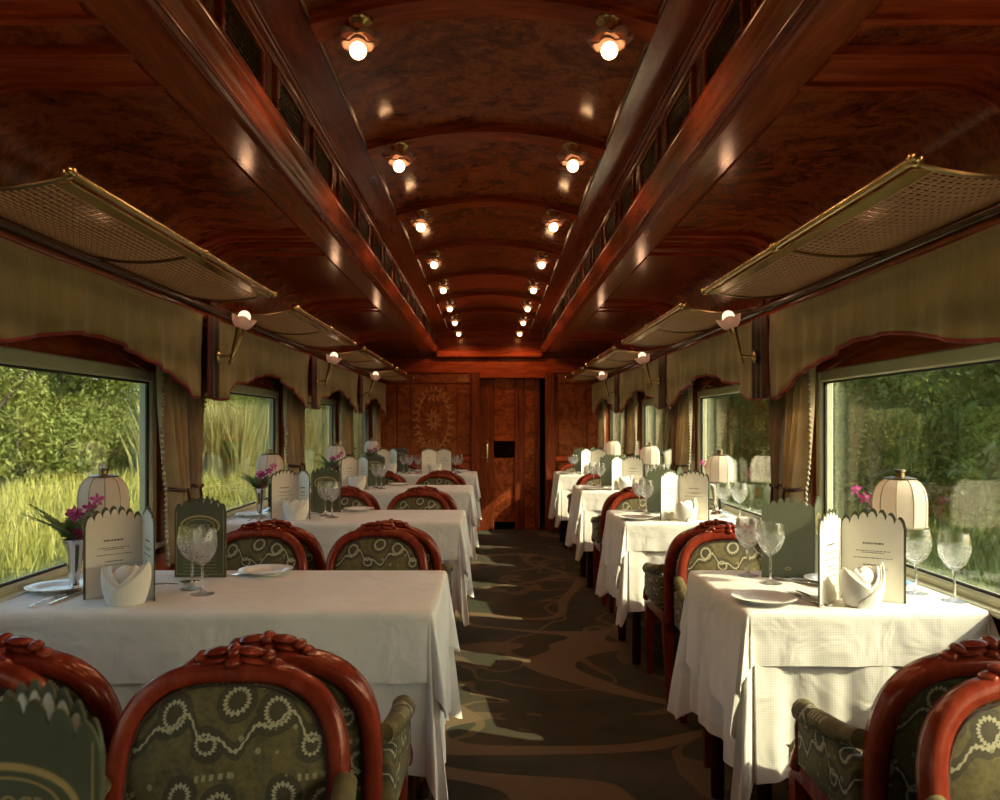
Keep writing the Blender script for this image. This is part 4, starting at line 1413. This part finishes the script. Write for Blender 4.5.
# ---------------------------------------------------------------- outside: meadow, trees
GZ = -1.15
g = MB()
g.grid(lambda u, v: (-90 + 180 * u, -40 + 240 * v, GZ + (.25 * math.sin(u * 60) * math.sin(v * 50) if abs(u - .5) > .04 else 0)), 60, 60)
tag(g.obj('ground', 'soil', None, 60), 'green and yellow meadow ground outside the windows', 'ground', kind='structure')
def make_tree(name, mat, seed, rx, rz, h, leaves, lsz):
    rnd = random.Random(seed)
    r = thing(name, 'x', 'tree')
    tm = MB()
    tm.tube([(0, 0, -.1), (.1, 0, h * .3), (.0, .1, h * .7)], [.16, .11, .05], 7)
    for k in range(5):
        a = k * 1.3
        tm.tube([(0, 0, h * (.25 + .08 * k)), (rx * .35 * math.cos(a), rx * .35 * math.sin(a), h * (.45 + .07 * k)), (rx * .65 * math.cos(a), rx * .65 * math.sin(a), h * (.55 + .08 * k))], [.06, .04, .02], 5)
    tm.obj('trunk', 'trunk', r, 60)
    cl = []
    for k in range(26):
        a = rnd.uniform(0, 2 * PI); q = math.sqrt(rnd.random())
        z = rnd.uniform(.10, .92)
        cl.append((rx * q * math.cos(a) * (1.15 - .6 * z), rx * q * math.sin(a) * (1.15 - .6 * z), h * z, rnd.uniform(.5, 1.0) * rx * .55))
    m = MB()
    for i in range(leaves):
        cx, cy, cz, cr = cl[i % len(cl)]
        d = Vector((rnd.gauss(0, 1), rnd.gauss(0, 1), rnd.gauss(0, 1))).normalized() * cr * rnd.uniform(.55, 1.05)
        p = Vector((cx, cy, cz)) + Vector((d.x, d.y, d.z * rz))
        if p.z < .05: continue
        R = Euler((rnd.uniform(-1.2, 1.2), rnd.uniform(-1.2, 1.2), rnd.uniform(0, 6.28))).to_matrix()
        L = lsz * rnd.uniform(.7, 1.4)
        m.add([p + R @ Vector((-L, 0, 0)), p + R @ Vector((0, -L * .45, .02)), p + R @ Vector((L, 0, 0)), p + R @ Vector((0, L * .45, .02))], [(0, 1, 2, 3)])
    o = m.obj('crown', mat, r)
    o['kind'] = 'stuff'
    return r
rt = random.Random(31)
tl = [make_tree('leafy_tree', 'leaf', 40 + k, 2.6, 1.0, 7.0, 15000, .11) for k in range(3)]
tr_ = [make_tree('roadside_tree', 'leaf', 60 + k, 2.2, 1.0, 6.0, 14000, .09) for k in range(3)]
ul = [[], [], []]; ur = [[], [], []]
for k in range(29):
    y = -2 + k * 3.9
    i = k % 3
    place(tl[i], ul[i], (-14.5 - rt.uniform(0, 3) - .04 * k, y, GZ), rt.uniform(0, 6), 'leafy green tree in the row beyond the sunny meadow', 'trees beyond the meadow')
for k in range(24):
    y = 9 + k * 3.2
    i = k % 3
    place(tr_[i], ur[i], (9.3 + rt.uniform(-.6, 1.6) + .05 * k, y, GZ), rt.uniform(0, 6), 'dark green tree in the row beside the grassy verge', 'trees beside the verge')
def blades(name, mat, label, cat, n, xr, yr, hmin, hmax, w, seed, dens=1.6):
    rnd = random.Random(seed); m = MB()
    vs_, fs_ = [], []
    for i in range(n):
        t = rnd.random() ** dens
        y = yr[0] + (yr[1] - yr[0]) * t
        x = rnd.uniform(*xr)
        h = rnd.uniform(hmin, hmax); ww = w * (1 + y / 25)
        a = rnd.uniform(0, PI); lx, ly = rnd.uniform(-.3, .3) * h, rnd.uniform(-.3, .3) * h
        ca, sa = math.cos(a) * ww, math.sin(a) * ww
        o = len(vs_)
        vs_ += [(x - ca, y - sa, GZ), (x + ca, y + sa, GZ), (x + lx * .4 + ca * .7, y + ly * .4 + sa * .7, GZ + h * .6), (x + lx * .4 - ca * .7, y + ly * .4 - sa * .7, GZ + h * .6), (x + lx, y + ly, GZ + h)]
        fs_ += [(o, o + 1, o + 2, o + 3), (o + 3, o + 2, o + 4)]
    m.v, m.f = vs_, fs_
    return tag(m.obj(name, mat), label, cat, kind='stuff')
blades('meadow_grass', 'grass', 'tall yellow green meadow grass outside the windows of the four-seat tables', 'grass', 45000, (-13.5, -3.2), (3, 70), .5, 1.1, .022, 1)
blades('pale_reeds', 'reed', 'tall pale reeds in the meadow before the trees', 'reeds', 26000, (-11.5, -8.0), (26, 95), 1.6, 3.4, .03, 2, 1.2)
blades('verge_grass', 'grass_r', 'green verge grass outside the windows of the two-seat tables', 'grass', 30000, (2.6, 9.0), (2, 60), .3, .8, .02, 3)
